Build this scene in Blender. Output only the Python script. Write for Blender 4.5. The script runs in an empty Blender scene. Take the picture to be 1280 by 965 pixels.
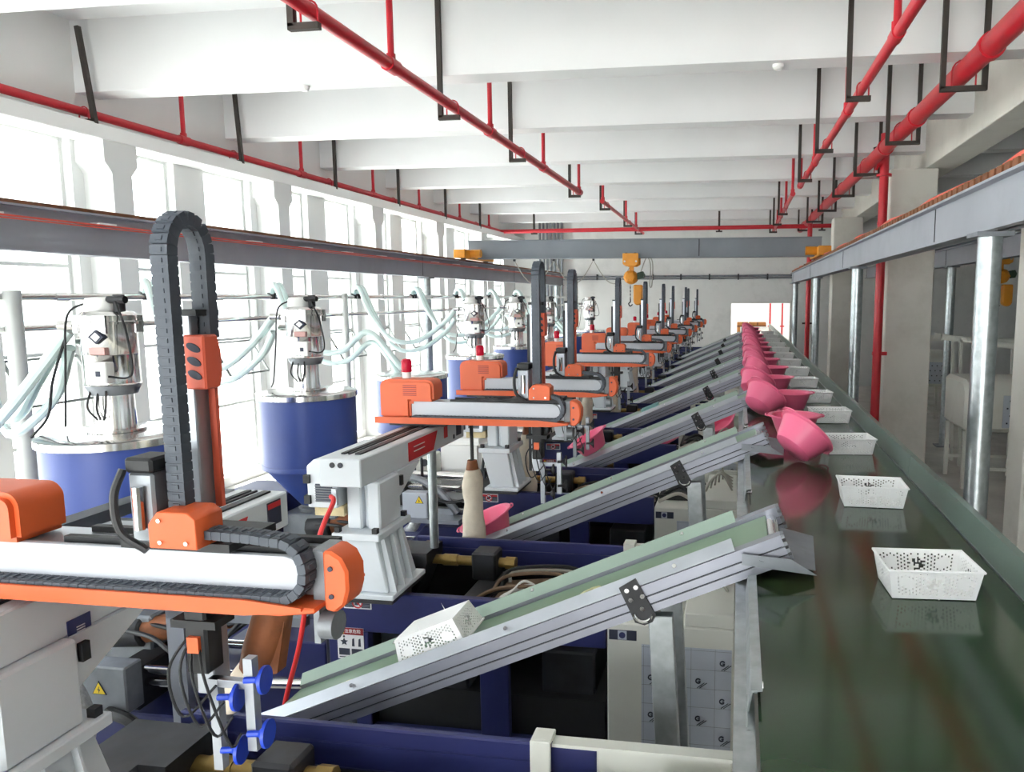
import bpy, bmesh, math, random
from mathutils import Vector, Matrix
random.seed(7)
PI = math.pi
SC = bpy.context.scene
COL = SC.collection

# ------------------------------------------------------------------ camera, light, exposure
F, PX, PY, VX, VY, ZC = 930.0, 785.0, 482.5, 926.0, 371.0, 3.0
wy = Vector((VX-PX, PY-VY, F)).normalized()
wz = Vector((0, F, -(PY-VY))).normalized()
wx = wy.cross(wz)
if wx.x < 0: wx = -wx
right = Vector((wx[0], wy[0], wz[0])); up = Vector((wx[1], wy[1], wz[1])); fwd = Vector((wx[2], wy[2], wz[2]))
cd = bpy.data.cameras.new('camera'); cam = bpy.data.objects.new('camera', cd); COL.objects.link(cam)
cam.matrix_world = Matrix(((right.x, up.x, -fwd.x, 0), (right.y, up.y, -fwd.y, 0), (right.z, up.z, -fwd.z, ZC), (0, 0, 0, 1)))
cd.sensor_fit = 'HORIZONTAL'; cd.sensor_width = 36; cd.lens = F/1280*36; cd.shift_x = (640-PX)/1280; cd.clip_start = 0.05; cd.clip_end = 300
SC.camera = cam

W = bpy.data.worlds.new('sky'); SC.world = W; W.use_nodes = True
bg = W.node_tree.nodes['Background']; bg.inputs[0].default_value = (0.93, 0.97, 1.0, 1); bg.inputs[1].default_value = 4.6
sl_ = bpy.data.lights.new('sun', 'SUN'); sl_.energy = 16.0; sl_.angle = .03; sl_.color = (1, .98, .96)
sun = bpy.data.objects.new('sun', sl_); COL.objects.link(sun); sun.rotation_euler = (math.radians(8), math.radians(-24), 0); sun.location = (-20, 5, 30)
vs = SC.view_settings
vs.view_transform = 'Standard'; vs.look = 'None'; vs.gamma = 1.0; vs.use_curve_mapping = False; vs.exposure = 0.92
SC.cycles.use_denoising = True
SC.cycles.max_bounces = 9; SC.cycles.diffuse_bounces = 6; SC.cycles.glossy_bounces = 4; SC.cycles.transparent_max_bounces = 10
SC.cycles.sample_clamp_indirect = 8.0
SC.cycles.caustics_reflective = False; SC.cycles.caustics_refractive = False

# ------------------------------------------------------------------ materials
def lin(c):
    return tuple(((v/255)/12.92 if v/255 <= .04045 else ((v/255+.055)/1.055)**2.4) for v in c)
MATS = {}
def mat(name, rgb, rough=.5, metal=0.0, var=.08, scale=6.0, bump=0.0, bscale=60.0, stain=None, stainamt=.5, coat=0, trans=0, alpha=1, spec=.5):
    m = bpy.data.materials.new(name); m.use_nodes = True
    nt = m.node_tree; N = nt.nodes; L = nt.links; b = N['Principled BSDF']
    tc = N.new('ShaderNodeTexCoord')
    nz = N.new('ShaderNodeTexNoise'); nz.inputs['Scale'].default_value = scale; nz.inputs['Detail'].default_value = 5
    L.new(tc.outputs['Object'], nz.inputs['Vector'])
    rp = N.new('ShaderNodeValToRGB'); c = lin(rgb)
    rp.color_ramp.elements[0].position = .3; rp.color_ramp.elements[1].position = .7
    rp.color_ramp.elements[0].color = tuple(max(0, v*(1-var)) for v in c)+(1,)
    rp.color_ramp.elements[1].color = tuple(min(1, v*(1+var)) for v in c)+(1,)
    L.new(nz.outputs['Fac'], rp.inputs['Fac'])
    out = rp.outputs['Color']
    if stain:
        n2 = N.new('ShaderNodeTexNoise'); n2.inputs['Scale'].default_value = scale*.37+.6; n2.inputs['Detail'].default_value = 8; n2.inputs['Roughness'].default_value = .7
        L.new(tc.outputs['Object'], n2.inputs['Vector'])
        r2 = N.new('ShaderNodeValToRGB'); r2.color_ramp.elements[0].position = .5; r2.color_ramp.elements[1].position = .72
        r2.color_ramp.elements[1].color = (stainamt,)*3+(1,)
        L.new(n2.outputs['Fac'], r2.inputs['Fac'])
        mx = N.new('ShaderNodeMix'); mx.data_type = 'RGBA'; mx.inputs['B'].default_value = lin(stain)+(1,)
        L.new(r2.outputs['Color'], mx.inputs['Factor']); L.new(out, mx.inputs['A']); out = mx.outputs['Result']
    L.new(out, b.inputs['Base Color'])
    b.inputs['Roughness'].default_value = rough; b.inputs['Metallic'].default_value = metal
    b.inputs['Specular IOR Level'].default_value = spec
    if coat: b.inputs['Coat Weight'].default_value = coat; b.inputs['Coat Roughness'].default_value = .08
    if trans: b.inputs['Transmission Weight'].default_value = trans; b.inputs['IOR'].default_value = 1.3
    if alpha < 1: b.inputs['Alpha'].default_value = alpha
    if bump:
        n3 = N.new('ShaderNodeTexNoise'); n3.inputs['Scale'].default_value = bscale; n3.inputs['Detail'].default_value = 4
        L.new(tc.outputs['Object'], n3.inputs['Vector'])
        bp = N.new('ShaderNodeBump'); bp.inputs['Strength'].default_value = bump; bp.inputs['Distance'].default_value = .01
        L.new(n3.outputs['Fac'], bp.inputs['Height']); L.new(bp.outputs['Normal'], b.inputs['Normal'])
    MATS[name] = m
    return m
mat('ceiling_white', (232, 233, 234), .9, var=.02, scale=1.2, bump=.05)
mat('pier_white', (214, 215, 214), .85, var=.02, scale=1.5)
mat('wall_white', (236, 236, 234), .85, var=.02, scale=1.5)
mat('wall_grey', (222, 222, 220), .9, var=.05, scale=.9, stain=(150, 150, 148), stainamt=.3)
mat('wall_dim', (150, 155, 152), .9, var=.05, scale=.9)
mat('floor', (206, 203, 196), .35, var=.12, scale=1.2, stain=(120, 112, 100), stainamt=.5)
mat('ground', (225, 225, 220), .9)
mat('pillar', (214, 211, 203), .85, var=.04, scale=1.6, stain=(170, 164, 152), stainamt=.35)
mat('navy', (42, 47, 98), .42, var=.08, scale=3, stain=(30, 32, 60), stainamt=.4)
mat('bin_blue', (56, 78, 152), .4, var=.06, scale=2)
mat('orange', (220, 96, 48), .42, var=.05, scale=4)
mat('salmon', (214, 92, 66), .45, var=.05, scale=4)
mat('decal_rose', (196, 150, 146), .4)
mat('robot_white', (214, 219, 225), .4, var=.02, scale=4, stain=(190, 192, 194), stainamt=.3)
mat('plate_white', (196, 199, 207), .35, var=.03, scale=5, stain=(180, 182, 190), stainamt=.25)
mat('cabinet_white', (222, 222, 214), .5, var=.02, scale=3, stain=(200, 196, 184), stainamt=.3)
mat('film', (196, 202, 214), .18, var=.05, scale=3, bump=.15, bscale=6)
mat('ink', (48, 52, 70), .6)
mat('aluminium', (176, 180, 188), .35, .75, var=.06, scale=8)
mat('rail_grey', (146, 148, 158), .38, .5, var=.06, scale=8)
mat('aluminium_dark', (150, 154, 160), .4, .8, var=.06, scale=8)
mat('galvanised', (176, 182, 184), .32, .85, var=.16, scale=18, stain=(150, 150, 146), stainamt=.35)
mat('stainless', (222, 220, 218), .14, 1.0, var=.05, scale=3)
mat('chrome', (225, 225, 225), .1, 1.0, var=.02)
mat('steel_dark', (60, 61, 65), .5, .5, var=.2, scale=9, stain=(60, 52, 44), stainamt=.5)
mat('steel_mid', (132, 136, 142), .5, .4, var=.12, scale=9, stain=(90, 84, 76), stainamt=.5)
mat('black', (30, 31, 34), .55, var=.2, scale=10)
mat('chain_black', (70, 76, 86), .55, var=.12, scale=20)
mat('hanger_dark', (58, 52, 48), .7, var=.15, scale=10)
mat('red_pipe', (196, 34, 48), .35, var=.06, scale=6)
mat('red_hose', (232, 54, 56), .4)
mat('red_lamp', (214, 30, 62), .2, trans=.3)
mat('pink', (240, 112, 148), .32, var=.04, scale=4, spec=.45)
mat('basket_white', (240, 240, 240), .35, var=.01)
mat('belt_green', (36, 60, 36), .11, var=.2, scale=.9, stain=(58, 54, 30), stainamt=.75, spec=.5)
mat('guard_belt_tint', (126, 146, 136), .3, .5, var=.08, scale=3)  # galvanised steel with the green reflection of the belt put into its colour
mat('belt_incline', (112, 138, 112), .3, var=.08, scale=4, stain=(92, 110, 80), stainamt=.6)
mat('guard_pale', (146, 164, 152), .4, .2, var=.05, scale=4)
mat('twine', (222, 220, 176), .7)
mat('leather', (138, 82, 48), .65, var=.2, scale=20, stain=(92, 54, 34), stainamt=.6)
mat('cloth', (226, 214, 196), .9, var=.06, scale=14, bump=.3, bscale=40, stain=(186, 162, 132), stainamt=.3)
mat('hose_aqua', (222, 240, 238), .25, var=.04, scale=6)
mat('foil', (190, 192, 192), .3, .7, var=.25, scale=30, bump=1.0, bscale=50)
mat('hoist_yellow', (226, 148, 34), .45, var=.08, scale=6)
mat('crane_grey', (128, 134, 142), .55, var=.08, scale=1.6, stain=(118, 120, 126), stainamt=.35)
mat('runway_hazed', (160, 163, 171), .5, var=.06, scale=1.6, stain=(130, 132, 138), stainamt=.35)  # crane grey lightened to stand in for haze on the left
mat('rust', (126, 80, 52), .8, var=.25, scale=12)
mat('conductor', (222, 92, 76), .5)
mat('white_plastic', (238, 238, 236), .45, var=.01)
mat('brass', (158, 132, 76), .4, .5, var=.18, scale=14, stain=(120, 96, 50), stainamt=.5)
mat('cardboard', (176, 122, 72), .85, var=.08, scale=4)
mat('tape', (120, 76, 40), .6)
mat('sign_red', (206, 40, 48), .5)
mat('sign_white', (236, 236, 238), .45)
mat('sign_yellow', (240, 206, 40), .5)
mat('sign_navy', (44, 46, 96), .5)
mat('dark_red', (140, 24, 34), .5)
mat('cup_blue', (30, 68, 196), .35)
mat('frame_grey', (206, 208, 206), .5, .2, var=.03)
mat('sash_dark', (120, 124, 122), .5, .3)
mat('tan', (206, 190, 150), .8, var=.2, scale=9, stain=(150, 120, 80), stainamt=.6)
mat('hose_grey', (170, 166, 156), .6)
mat('hose_brown', (128, 104, 84), .7, var=.2, scale=12)
mat('green_dark', (38, 66, 46), .5)
mat('aqua_plastic', (150, 205, 206), .4)
def glass_mat():
    m = bpy.data.materials.new('window_glass'); m.use_nodes = True
    nt = m.node_tree; N = nt.nodes; L = nt.links
    for n in list(N):
        if n.type != 'OUTPUT_MATERIAL': N.remove(n)
    tr = N.new('ShaderNodeBsdfTransparent'); tr.inputs[0].default_value = (.96, .98, .98, 1)
    gl = N.new('ShaderNodeBsdfGlossy'); gl.inputs['Roughness'].default_value = .03
    lw = N.new('ShaderNodeLayerWeight'); lw.inputs['Blend'].default_value = .5
    pw = N.new('ShaderNodeMath'); pw.operation = 'POWER'; pw.inputs[1].default_value = 5; L.new(lw.outputs['Facing'], pw.inputs[0])
    fr = N.new('ShaderNodeMath'); fr.operation = 'MULTIPLY_ADD'; fr.inputs[1].default_value = .6; fr.inputs[2].default_value = .03; L.new(pw.outputs[0], fr.inputs[0])
    mx = N.new('ShaderNodeMixShader')
    L.new(fr.outputs[0], mx.inputs[0]); L.new(tr.outputs[0], mx.inputs[1]); L.new(gl.outputs[0], mx.inputs[2])
    L.new(mx.outputs[0], N['Material Output'].inputs[0])
    MATS['glass'] = m
glass_mat()

# ------------------------------------------------------------------ mesh helpers (everything in world coordinates)
def root_loc(p):
    while p is not None and p.parent is not None: p = p.parent
    return Vector(p.location) if p is not None else Vector((0, 0, 0))
class MB:
    def __init__(s): s.v = []; s.f = []
    def add(s, vs, fs):
        o = len(s.v); s.v += [tuple(v) for v in vs]; s.f += [tuple(i+o for i in f) for f in fs]; return s
    def box(s, x0, x1, y0, y1, z0, z1):
        return s.add([(x0, y0, z0), (x1, y0, z0), (x1, y1, z0), (x0, y1, z0), (x0, y0, z1), (x1, y0, z1), (x1, y1, z1), (x0, y1, z1)],
                     [(0, 3, 2, 1), (4, 5, 6, 7), (0, 1, 5, 4), (1, 2, 6, 5), (2, 3, 7, 6), (3, 0, 4, 7)])
    def obox(s, c, size, rot):
        hx, hy, hz = (v/2 for v in size); c = Vector(c)
        P = [c+rot@Vector((a*hx, b*hy, d*hz)) for d in (-1, 1) for a, b in ((-1, -1), (1, -1), (1, 1), (-1, 1))]
        return s.add(P, [(0, 3, 2, 1), (4, 5, 6, 7), (0, 1, 5, 4), (1, 2, 6, 5), (2, 3, 7, 6), (3, 0, 4, 7)])
    def bar(s, p0, p1, w, h, upv=(0, 0, 1)):
        p0 = Vector(p0); p1 = Vector(p1); d = (p1-p0); L = d.length; d.normalize()
        sd = d.cross(Vector(upv))
        if sd.length < 1e-4: sd = d.cross(Vector((0, 1, 0)))
        sd.normalize(); u = sd.cross(d)
        return s.obox((p0+p1)/2, (L, w, h), Matrix((d, sd, u)).transposed())
    def cyl(s, p0, p1, r0, r1=None, n=16, caps=True):
        if r1 is None: r1 = r0
        p0 = Vector(p0); p1 = Vector(p1); d = (p1-p0).normalized()
        a = d.orthogonal().normalized(); b = d.cross(a)
        V = []
        for p, r in ((p0, r0), (p1, r1)):
            for i in range(n):
                t = 2*PI*i/n; V.append(p+a*(r*math.cos(t))+b*(r*math.sin(t)))
        Fc = [(i, (i+1) % n, n+(i+1) % n, n+i) for i in range(n)]
        if caps: Fc += [tuple(reversed(range(n))), tuple(range(n, 2*n))]
        return s.add(V, Fc)
    def tube(s, pts, r, n=8, rs=None):
        pts = [Vector(p) for p in pts]; m = len(pts); V = []; Fc = []
        a = None
        for i, p in enumerate(pts):
            d = (pts[min(i+1, m-1)]-pts[max(i-1, 0)]).normalized()
            a = d.orthogonal().normalized() if a is None else (a-d*a.dot(d)).normalized()
            b = d.cross(a); rr = rs[i] if rs else r
            for k in range(n):
                t = 2*PI*k/n; V.append(p+a*(rr*math.cos(t))+b*(rr*math.sin(t)))
        for i in range(m-1):
            for k in range(n):
                Fc.append((i*n+k, i*n+(k+1) % n, (i+1)*n+(k+1) % n, (i+1)*n+k))
        Fc += [tuple(reversed(range(n))), tuple(range((m-1)*n, m*n))]
        return s.add(V, Fc)
    def lathe(s, prof, c, n=32):
        c = Vector(c); V = []; Fc = []; m = len(prof)
        for r, z in prof:
            for i in range(n):
                t = 2*PI*i/n; V.append(c+Vector((r*math.cos(t), r*math.sin(t), z)))
        for j in range(m-1):
            for i in range(n):
                Fc.append((j*n+i, j*n+(i+1) % n, (j+1)*n+(i+1) % n, (j+1)*n+i))
        if prof[0][0] > 1e-5: Fc.append(tuple(reversed(range(n))))
        if prof[-1][0] > 1e-5: Fc.append(tuple(range((m-1)*n, m*n)))
        return s.add(V, Fc)
    def prism(s, poly, plane, a0, a1):
        def mk(u, v, a): return {'xz': (u, a, v), 'xy': (u, v, a), 'yz': (a, u, v)}[plane]
        n = len(poly)
        V = [mk(u, v, a0) for u, v in poly]+[mk(u, v, a1) for u, v in poly]
        return s.add(V, [tuple(reversed(range(n))), tuple(range(n, 2*n))]+[(i, (i+1) % n, n+(i+1) % n, n+i) for i in range(n)])
    def mesh(s, name, off=Vector((0, 0, 0)), bevel=0, smooth=True, seg=1):
        me = bpy.data.meshes.new(name)
        me.from_pydata([tuple(Vector(v)-off) for v in s.v], [], s.f)
        bm = bmesh.new(); bm.from_mesh(me)
        bmesh.ops.recalc_face_normals(bm, faces=bm.faces)
        if bevel:
            es = [e for e in bm.edges if len(e.link_faces) == 2 and e.calc_face_angle(0) > .6]
            bmesh.ops.bevel(bm, geom=es, offset=bevel, segments=seg, affect='EDGES', clamp_overlap=True)
        bm.to_mesh(me); bm.free()
        if smooth:
            for p in me.polygons: p.use_smooth = True
            me.set_sharp_from_angle(angle=.6)
        return me
    def build(s, name, m, parent=None, bevel=0, label=None, seg=1):
        off = root_loc(parent)
        me = s.mesh(name, off, bevel, True, seg); me.materials.append(MATS[m])
        o = bpy.data.objects.new(name, me); COL.objects.link(o); o.parent = parent
        if label: o['label'] = label
        return o
def tag(o, label, cat, group=None, kind=None):
    if label: o['label'] = label
    if cat: o['category'] = cat
    if group: o['group'] = group
    if kind: o['kind'] = kind
    return o
def empty(name, loc):
    o = bpy.data.objects.new(name, None); COL.objects.link(o); o.location = loc; o.empty_display_size = .1
    return o
def thing(name, loc, label, cat, group=None): return tag(empty(name, loc), label, cat, group)
def struct(o): o['kind'] = 'structure'; return o
def single(mb, name, m, loc, label, cat, group=None, bevel=0, seg=1):
    me = mb.mesh(name, Vector(loc), bevel, True, seg); me.materials.append(MATS[m])
    o = bpy.data.objects.new(name, me); COL.objects.link(o); o.location = loc
    return tag(o, label, cat, group)
def copy_tree(o, parent=None, skip=()):
    c = o.copy(); COL.objects.link(c); c.parent = parent
    for ch in o.children:
        if ch.name.split('.')[0] not in skip: copy_tree(ch, c, skip)
    return c
def B(x0, x1, y0, y1, z0, z1): return MB().box(x0, x1, y0, y1, z0, z1)
def arc(c, r, a0, a1, n): return [(c[0]+r*math.cos(a0+(a1-a0)*i/n), c[1]+r*math.sin(a0+(a1-a0)*i/n)) for i in range(n+1)]
def smooth_path(pts, n=8):
    pts = [Vector(p) for p in pts]; out = []
    P = [pts[0]*2-pts[1]]+pts+[pts[-1]*2-pts[-2]]
    for i in range(1, len(P)-2):
        a, b, c, d = P[i-1], P[i], P[i+1], P[i+2]
        for k in range(n):
            t = k/n
            out.append(.5*((2*b)+(c-a)*t+(2*a-5*b+4*c-d)*t*t+(3*b-a-3*c+d)*t**3))
    out.append(pts[-1]); return out
def text(body, size, m, parent, origin, xdir, ydir, name='lettering', depth=.0006, bold=0, sx=1.0):
    cu = bpy.data.curves.new('t', 'FONT'); cu.body = body; cu.size = size; cu.extrude = depth; cu.align_x = 'CENTER'; cu.align_y = 'CENTER'; cu.resolution_u = 2; cu.offset = bold
    ob = bpy.data.objects.new('t', cu); COL.objects.link(ob)
    dg = bpy.context.evaluated_depsgraph_get(); me = bpy.data.meshes.new_from_object(ob.evaluated_get(dg))
    bpy.data.objects.remove(ob); bpy.data.curves.remove(cu)
    X = Vector(xdir).normalized()*sx; Y = Vector(ydir).normalized(); Z = X.cross(Y).normalized(); off = root_loc(parent)
    for v in me.vertices: v.co = Vector(origin)+X*v.co.x+Y*v.co.y+Z*v.co.z-off
    me.materials.clear(); me.materials.append(MATS[m])
    o = bpy.data.objects.new(name, me); COL.objects.link(o); o.parent = parent
    return o
ORD = ['first', 'second', 'third', 'fourth', 'fifth', 'sixth', 'seventh', 'eighth', 'ninth', 'tenth', 'eleventh', 'twelfth', 'thirteenth', 'fourteenth', 'fifteenth', 'sixteenth', 'seventeenth', 'eighteenth', 'nineteenth', 'twentieth']

# ================================================================== THE SETTING
YB, YE = -8.6, 26.0
struct(single(B(-60, 60, -60, 90, -.6, -.3), 'ground', 'ground', (0, 0, -.45), 'pale ground outside the hall', 'ground'))
struct(single(B(-8.4, 10, YB, 31, -.3, 0), 'floor', 'floor', (0, 10, 0), 'grey painted concrete floor of the factory hall', 'floor'))
ceil = struct(thing('ceiling', (0, 11, 6.28), 'white plastered concrete ceiling with deep cross beams', 'ceiling'))
B(-8.4, 10, YB, YE+.3, 6.28, 6.5).build('slab', 'ceiling_white', ceil)
for n in range(-7, 7):
    y = 8.25+2.67*n
    B(-8.0, 3.05, y, y+.34, 5.45, 6.28).build('beam', 'ceiling_white', ceil)
    B(3.55, 9.6, y, y+.34, 5.45, 6.28).build('beam', 'ceiling_white', ceil)
# left wall with a long row of windows
wl = struct(thing('wall_left', (-8.2, 11, 0), 'white window wall along the left side of the hall', 'wall'))
PIT, W0, WW = 1.66, 8.11, 1.06
ZH = 4.9
B(-8.4, -8.0, YB, YE, ZH, 6.28).build('spandrel', 'wall_white', wl)
B(-8.4, -8.0, YB, YE, 0, .15).build('sill_wall', 'wall_white', wl)
B(-8.0, -7.6, YB, YE, 4.88, 5.06).build('lintel', 'wall_white', wl, .01)
wn = 0
yprev = YB
for n in range(-12, 13):
    y1 = W0+PIT*n; y0 = y1-WW
    if y0 < YB+.2: continue
    if y1 > YE-.1: break
    B(-8.4, -8.0, yprev, y0, .15, ZH).build('pier', 'pier_white', wl)
    if (n % 2) == 1:
        # deep concrete frame column with chamfered head
        yc = (yprev+y0)/2 if yprev > YB else y0-.3
        MB().prism([(yc-.14, 0), (yc+.16, 0), (yc+.16, 4.5), (yc+.26, 4.62), (yc+.26, 4.88), (yc-.24, 4.88), (yc-.24, 4.62), (yc-.14, 4.5)], 'yz', -8.0, -7.6).build('frame_column', 'pier_white', wl)
    yprev = y1
    wn += 1
    w = struct(empty('window_%d' % wn, (-8.2, (y0+y1)/2, 0)))
    w['label'] = 'tall white-framed hall window, %s along the left wall' % (ORD[wn-1] if wn <= 20 else 'last')
    fr = MB()
    for a, b in ((y0, y0+.045), (y1-.045, y1)): fr.box(-8.26, -8.12, a, b, .15, ZH)
    for z in (.15, 1.25, 2.3, 3.35, ZH-.045): fr.box(-8.26, -8.12, y0+.045, y1-.045, z, z+.045)
    fr.build('window_frame', 'frame_grey', w)
    for za, zb in ((.195, 1.25), (1.295, 2.3), (2.345, 3.35), (3.395, ZH-.045)):
        B(-8.202, -8.196, y0+.045, y1-.045, za, zb).build('pane', 'glass', w)
    if wn % 2 == 0 or wn % 3 == 0:
        s = MB(); zt = 2.28; p0 = (-8.08, y0+.06, zt); p1 = (-7.78, y0+.06, zt-.16)
        for yy in (y0+.06, y1-.06): s.bar((-8.1, yy, zt), (-7.8, yy, zt-.5), .03, .03)
        s.bar((-7.8, y0+.06, zt-.5), (-7.8, y1-.06, zt-.5), .03, .03); s.bar((-8.1, y0+.06, zt), (-8.1, y1-.06, zt), .03, .03)
        s.build('open_sash', 'sash_dark', w)
B(-8.4, -8.0, yprev, YE, .15, ZH).build('pier', 'pier_white', wl)
# end wall with a doorway
wb = struct(thing('wall_back', (0, YE, 0), 'grey end wall of the hall with a bright doorway behind the belt', 'wall'))
B(-8.4, -.32, YE, YE+.25, 0, 6.28).build('wall_panel', 'wall_grey', wb)
B(1.66, 10, YE, YE+.25, 0, 6.28).build('wall_panel', 'wall_grey', wb)
B(-.32, 1.66, YE, YE+.25, 2.78, 6.28).build('wall_panel', 'wall_grey', wb)
wfr = struct(thing('wall_front', (0, YB, 0), 'unseen white wall behind the camera, its wide gateway added to let in light', 'wall'))
for a_, b_, c_, d_ in ((-8.4, -6.4, 0, 6.28), (1.2, 10, 0, 6.28), (-6.4, 1.2, 4.6, 6.28)): B(a_, b_, YB-.3, YB, c_, d_).build('wall_panel', 'wall_white', wfr)  # gateway opening added to let daylight onto faces towards the camera
# room behind the doorway
rb = struct(thing('wall_rear', (0, 30.5, 0), 'pale wall of the room beyond the doorway', 'wall'))
B(-6, 8, 30.6, 30.8, 0, 3.4).build('wall_panel', 'wall_white', rb)
B(-6, 8, 26.25, 30.8, 3.5, 3.7).build('sun_block_roof', 'wall_white', rb)  # added unseen roof that keeps the sun off the room
# pillars and edge beam of the right side
wr = struct(thing('wall_right', (3, 12, 0), 'row of concrete pillars under an edge beam on the right side', 'wall'))
B(3.05, 3.55, YB, YE, 5.15, 6.28).build('edge_beam', 'pillar', wr, .01)
for yc in (-8.0, 0.2, 13.75, 21.6):
    B(2.48, 3.25, yc-.3, yc+.3, 0, 5.15).build('pillar', 'pillar', wr, .015)
B(2.8, 3.5, 7.75, 8.2, 0, 5.15).build('pillar', 'pillar', wr, .015)
# far wall of the neighbouring bay
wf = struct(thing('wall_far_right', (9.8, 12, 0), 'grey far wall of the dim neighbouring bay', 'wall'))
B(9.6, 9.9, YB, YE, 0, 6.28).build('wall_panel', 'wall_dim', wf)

# pipes fixed on the end wall
t = thing('wall_conduit', (-2, 25.9, 3.7), 'thin dark conduit running across the grey end wall', 'conduit')
MB().cyl((-6.6, 25.93, 3.68), (1.75, 25.93, 3.72), .035).cyl((-6.6, 25.93, 3.6), (1.75, 25.93, 3.64), .025).build('tube', 'steel_mid', t)
for i in range(8): B(-6+i*.98, -5.95+i*.98, 25.88, 26, 3.58, 3.78).build('clip', 'steel_dark', t)
t = thing('cable_conduit_bundle', (-6.75, 25.7, 0), 'bundle of upright grey conduits in the far left corner', 'conduit')
for i in range(7): MB().cyl((-7.0+i*.13, 25.75, 0), (-7.0+i*.13, 25.75, 5.6), .04, n=8).build('conduit', 'steel_mid', t)

# ================================================================== SPRINKLER PIPES
def pipe_line(name, label, a, b, r, risers, hangers, zt=6.28, ur=.03, double=False, hs=1):
    a = Vector(a); b = Vector(b)
    t = thing(name, (a+b)/2, label, 'pipe')
    MB().cyl(a, b, r, n=14).build('pipe', 'red_pipe', t)
    def at(y):
        k = (y-a.y)/(b.y-a.y); return a+(b-a)*k
    for y in risers:
        p = at(y)
        ri = MB().cyl(p, (p.x, p.y, zt), ur, n=10); ri.build('riser', 'red_pipe', t)
        MB().cyl(p-Vector((0, .09, 0)), p+Vector((0, .09, 0)), r*1.25, n=12).cyl(p, p+Vector((0, 0, .1)), ur*1.4, n=10).build('tee_joint', 'red_pipe', t)
    for h in hangers:
        y, zt2, lean = h if isinstance(h, tuple) else (h, zt, 0)
        p = at(y); m = MB(); w = .05; g = r+.03
        if double:
            for s in (-1, 1): m.bar((p.x+s*(.2), p.y, p.z-g-.03), (p.x+s*.2, p.y, zt2), w, w)
            m.box(p.x-.225, p.x+.225, p.y-.025, p.y+.025, p.z-g-.055, p.z-g-.005)
        else:
            m.bar((p.x-.14*hs, p.y, p.z-g-.03), (p.x-.14*hs+lean, p.y, zt2), w, w)
            m.box(min(p.x-.165*hs, p.x+.08*hs), max(p.x-.165*hs, p.x+.08*hs), p.y-.025, p.y+.025, p.z-g-.055, p.z-g-.005)
        hb = m.build('hanger_bracket', 'hanger_dark', t)
        u = MB().tube([(p.x+math.cos(q)*(r+.012), p.y, p.z+math.sin(q)*(r+.012)) for q in [PI*i/8 for i in range(9)]], .008, 6)
        for s in (-1, 1): u.cyl((p.x+s*(r+.012), p.y, p.z), (p.x+s*(r+.012), p.y, p.z-g-.05), .008, n=6)
        u.build('pipe_clamp', 'red_pipe', hb)
    return t
pipe_line('sprinkler_pipe', 'red sprinkler pipe along the left window wall just above the windows', (-7.76, 5.6, 5.19), (-7.76, 23.7, 5.12), .05,
          [9.72, 12.57, 15.2, 17.5, 20.15, 22.6], [(8.1, 6.15, -.13), (10.75, 6.15, -.06), 13.45, 16.1, 18.8, 21.4], hs=-1)
pipe_line('sprinkler_pipe', 'red sprinkler pipe slanting down the middle of the ceiling from the top edge', (-3.18, 4.6, 5.1), (-3.26, 15.06, 5.1), .056,
          [6.7, 9.5, 12.2, 15.02], [5.36, 8.2, 10.85, 14.8])
pipe_line('sprinkler_pipe', 'short far red sprinkler pipe ending above the crane bridge', (-3.07, 16.6, 5.1), (-3.25, 25.0, 5.1), .042,
          [16.65, 20.6, 23.0], [17.2, 21.3, 24.0])
pipe_line('sprinkler_pipe', 'thinner red sprinkler pipe with drop pipes left of the thick main', (1.24, 4.4, 5.1), (1.08, 14.85, 5.1), .047,
          [6.55, 9.1, 12.4, 14.8], [5.35, 8.1, 10.85, 13.5], ur=.033)
pipe_line('sprinkler_pipe', 'far short red sprinkler pipe near the end wall, right of the crane hook', (1.02, 16.0, 5.1), (1.0, 25.0, 5.1), .042,
          [16.05, 18.3, 20.4, 22.2], [18.85, 21.5, 24.0])
mp = pipe_line('sprinkler_main', 'thick red sprinkler main pipe crossing the upper right corner', (2.22, 4.6, 5.24), (1.92, 25.8, 5.22), .104,
          [], [5.4, 8.18, 10.85, 13.5, 16.2, 18.85, 21.5, 24.2], double=True)
for y in (7.4, 10.1, 12.0, 17.2): MB().cyl((2.215-.014*(y-5), y-.05, 5.235), (2.215-.014*(y-5), y+.05, 5.235), .122, n=16).build('coupling', 'red_pipe', mp)
t = thing('sprinkler_riser', (2.34, 13.3, 0), 'upright red riser pipe standing against the concrete pillar', 'pipe')
MB().cyl((2.34, 13.3, .0), (2.34, 13.3, 5.7), .075, n=14).build('pipe', 'red_pipe', t)
MB().cyl((2.2, 13.3, 5.23), (2.34, 13.3, 5.23), .075, n=14).build('branch', 'red_pipe', t)
MB().cyl((2.2, 13.3, 5.23), (2.23, 13.3, 5.23), .125, n=16).build('flange', 'red_pipe', t)
for z in (5.0, 5.4): MB().cyl((2.34, 13.3, z), (2.34, 13.3, z+.04), .125, n=16).build('flange', 'red_pipe', t)
MB().cyl((2.25, 13.3, 5.23), (2.25, 13.3, 5.46), .03, n=8).cyl((2.25, 13.3, 5.46), (2.25, 13.3, 5.48), .1, n=14).build('valve_handle', 'hanger_dark', t)
for z in (2.0, 4.2): MB().box(2.26, 2.5, 13.27, 13.33, z, z+.06).build('wall_bracket', 'red_pipe', t)
t = thing('sprinkler_riser', (1.92, 22.5, 0), 'distant dark red riser pipe beside the far galvanised columns', 'pipe')
MB().cyl((1.95, 22.5, 0), (1.95, 22.5, 5.1), .07, n=12).build('pipe', 'red_pipe', t)
for z in (2.2, 3.9): MB().box(1.8, 2.1, 22.48, 22.52, z, z+.05).build('clamp', 'hanger_dark', t)
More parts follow.
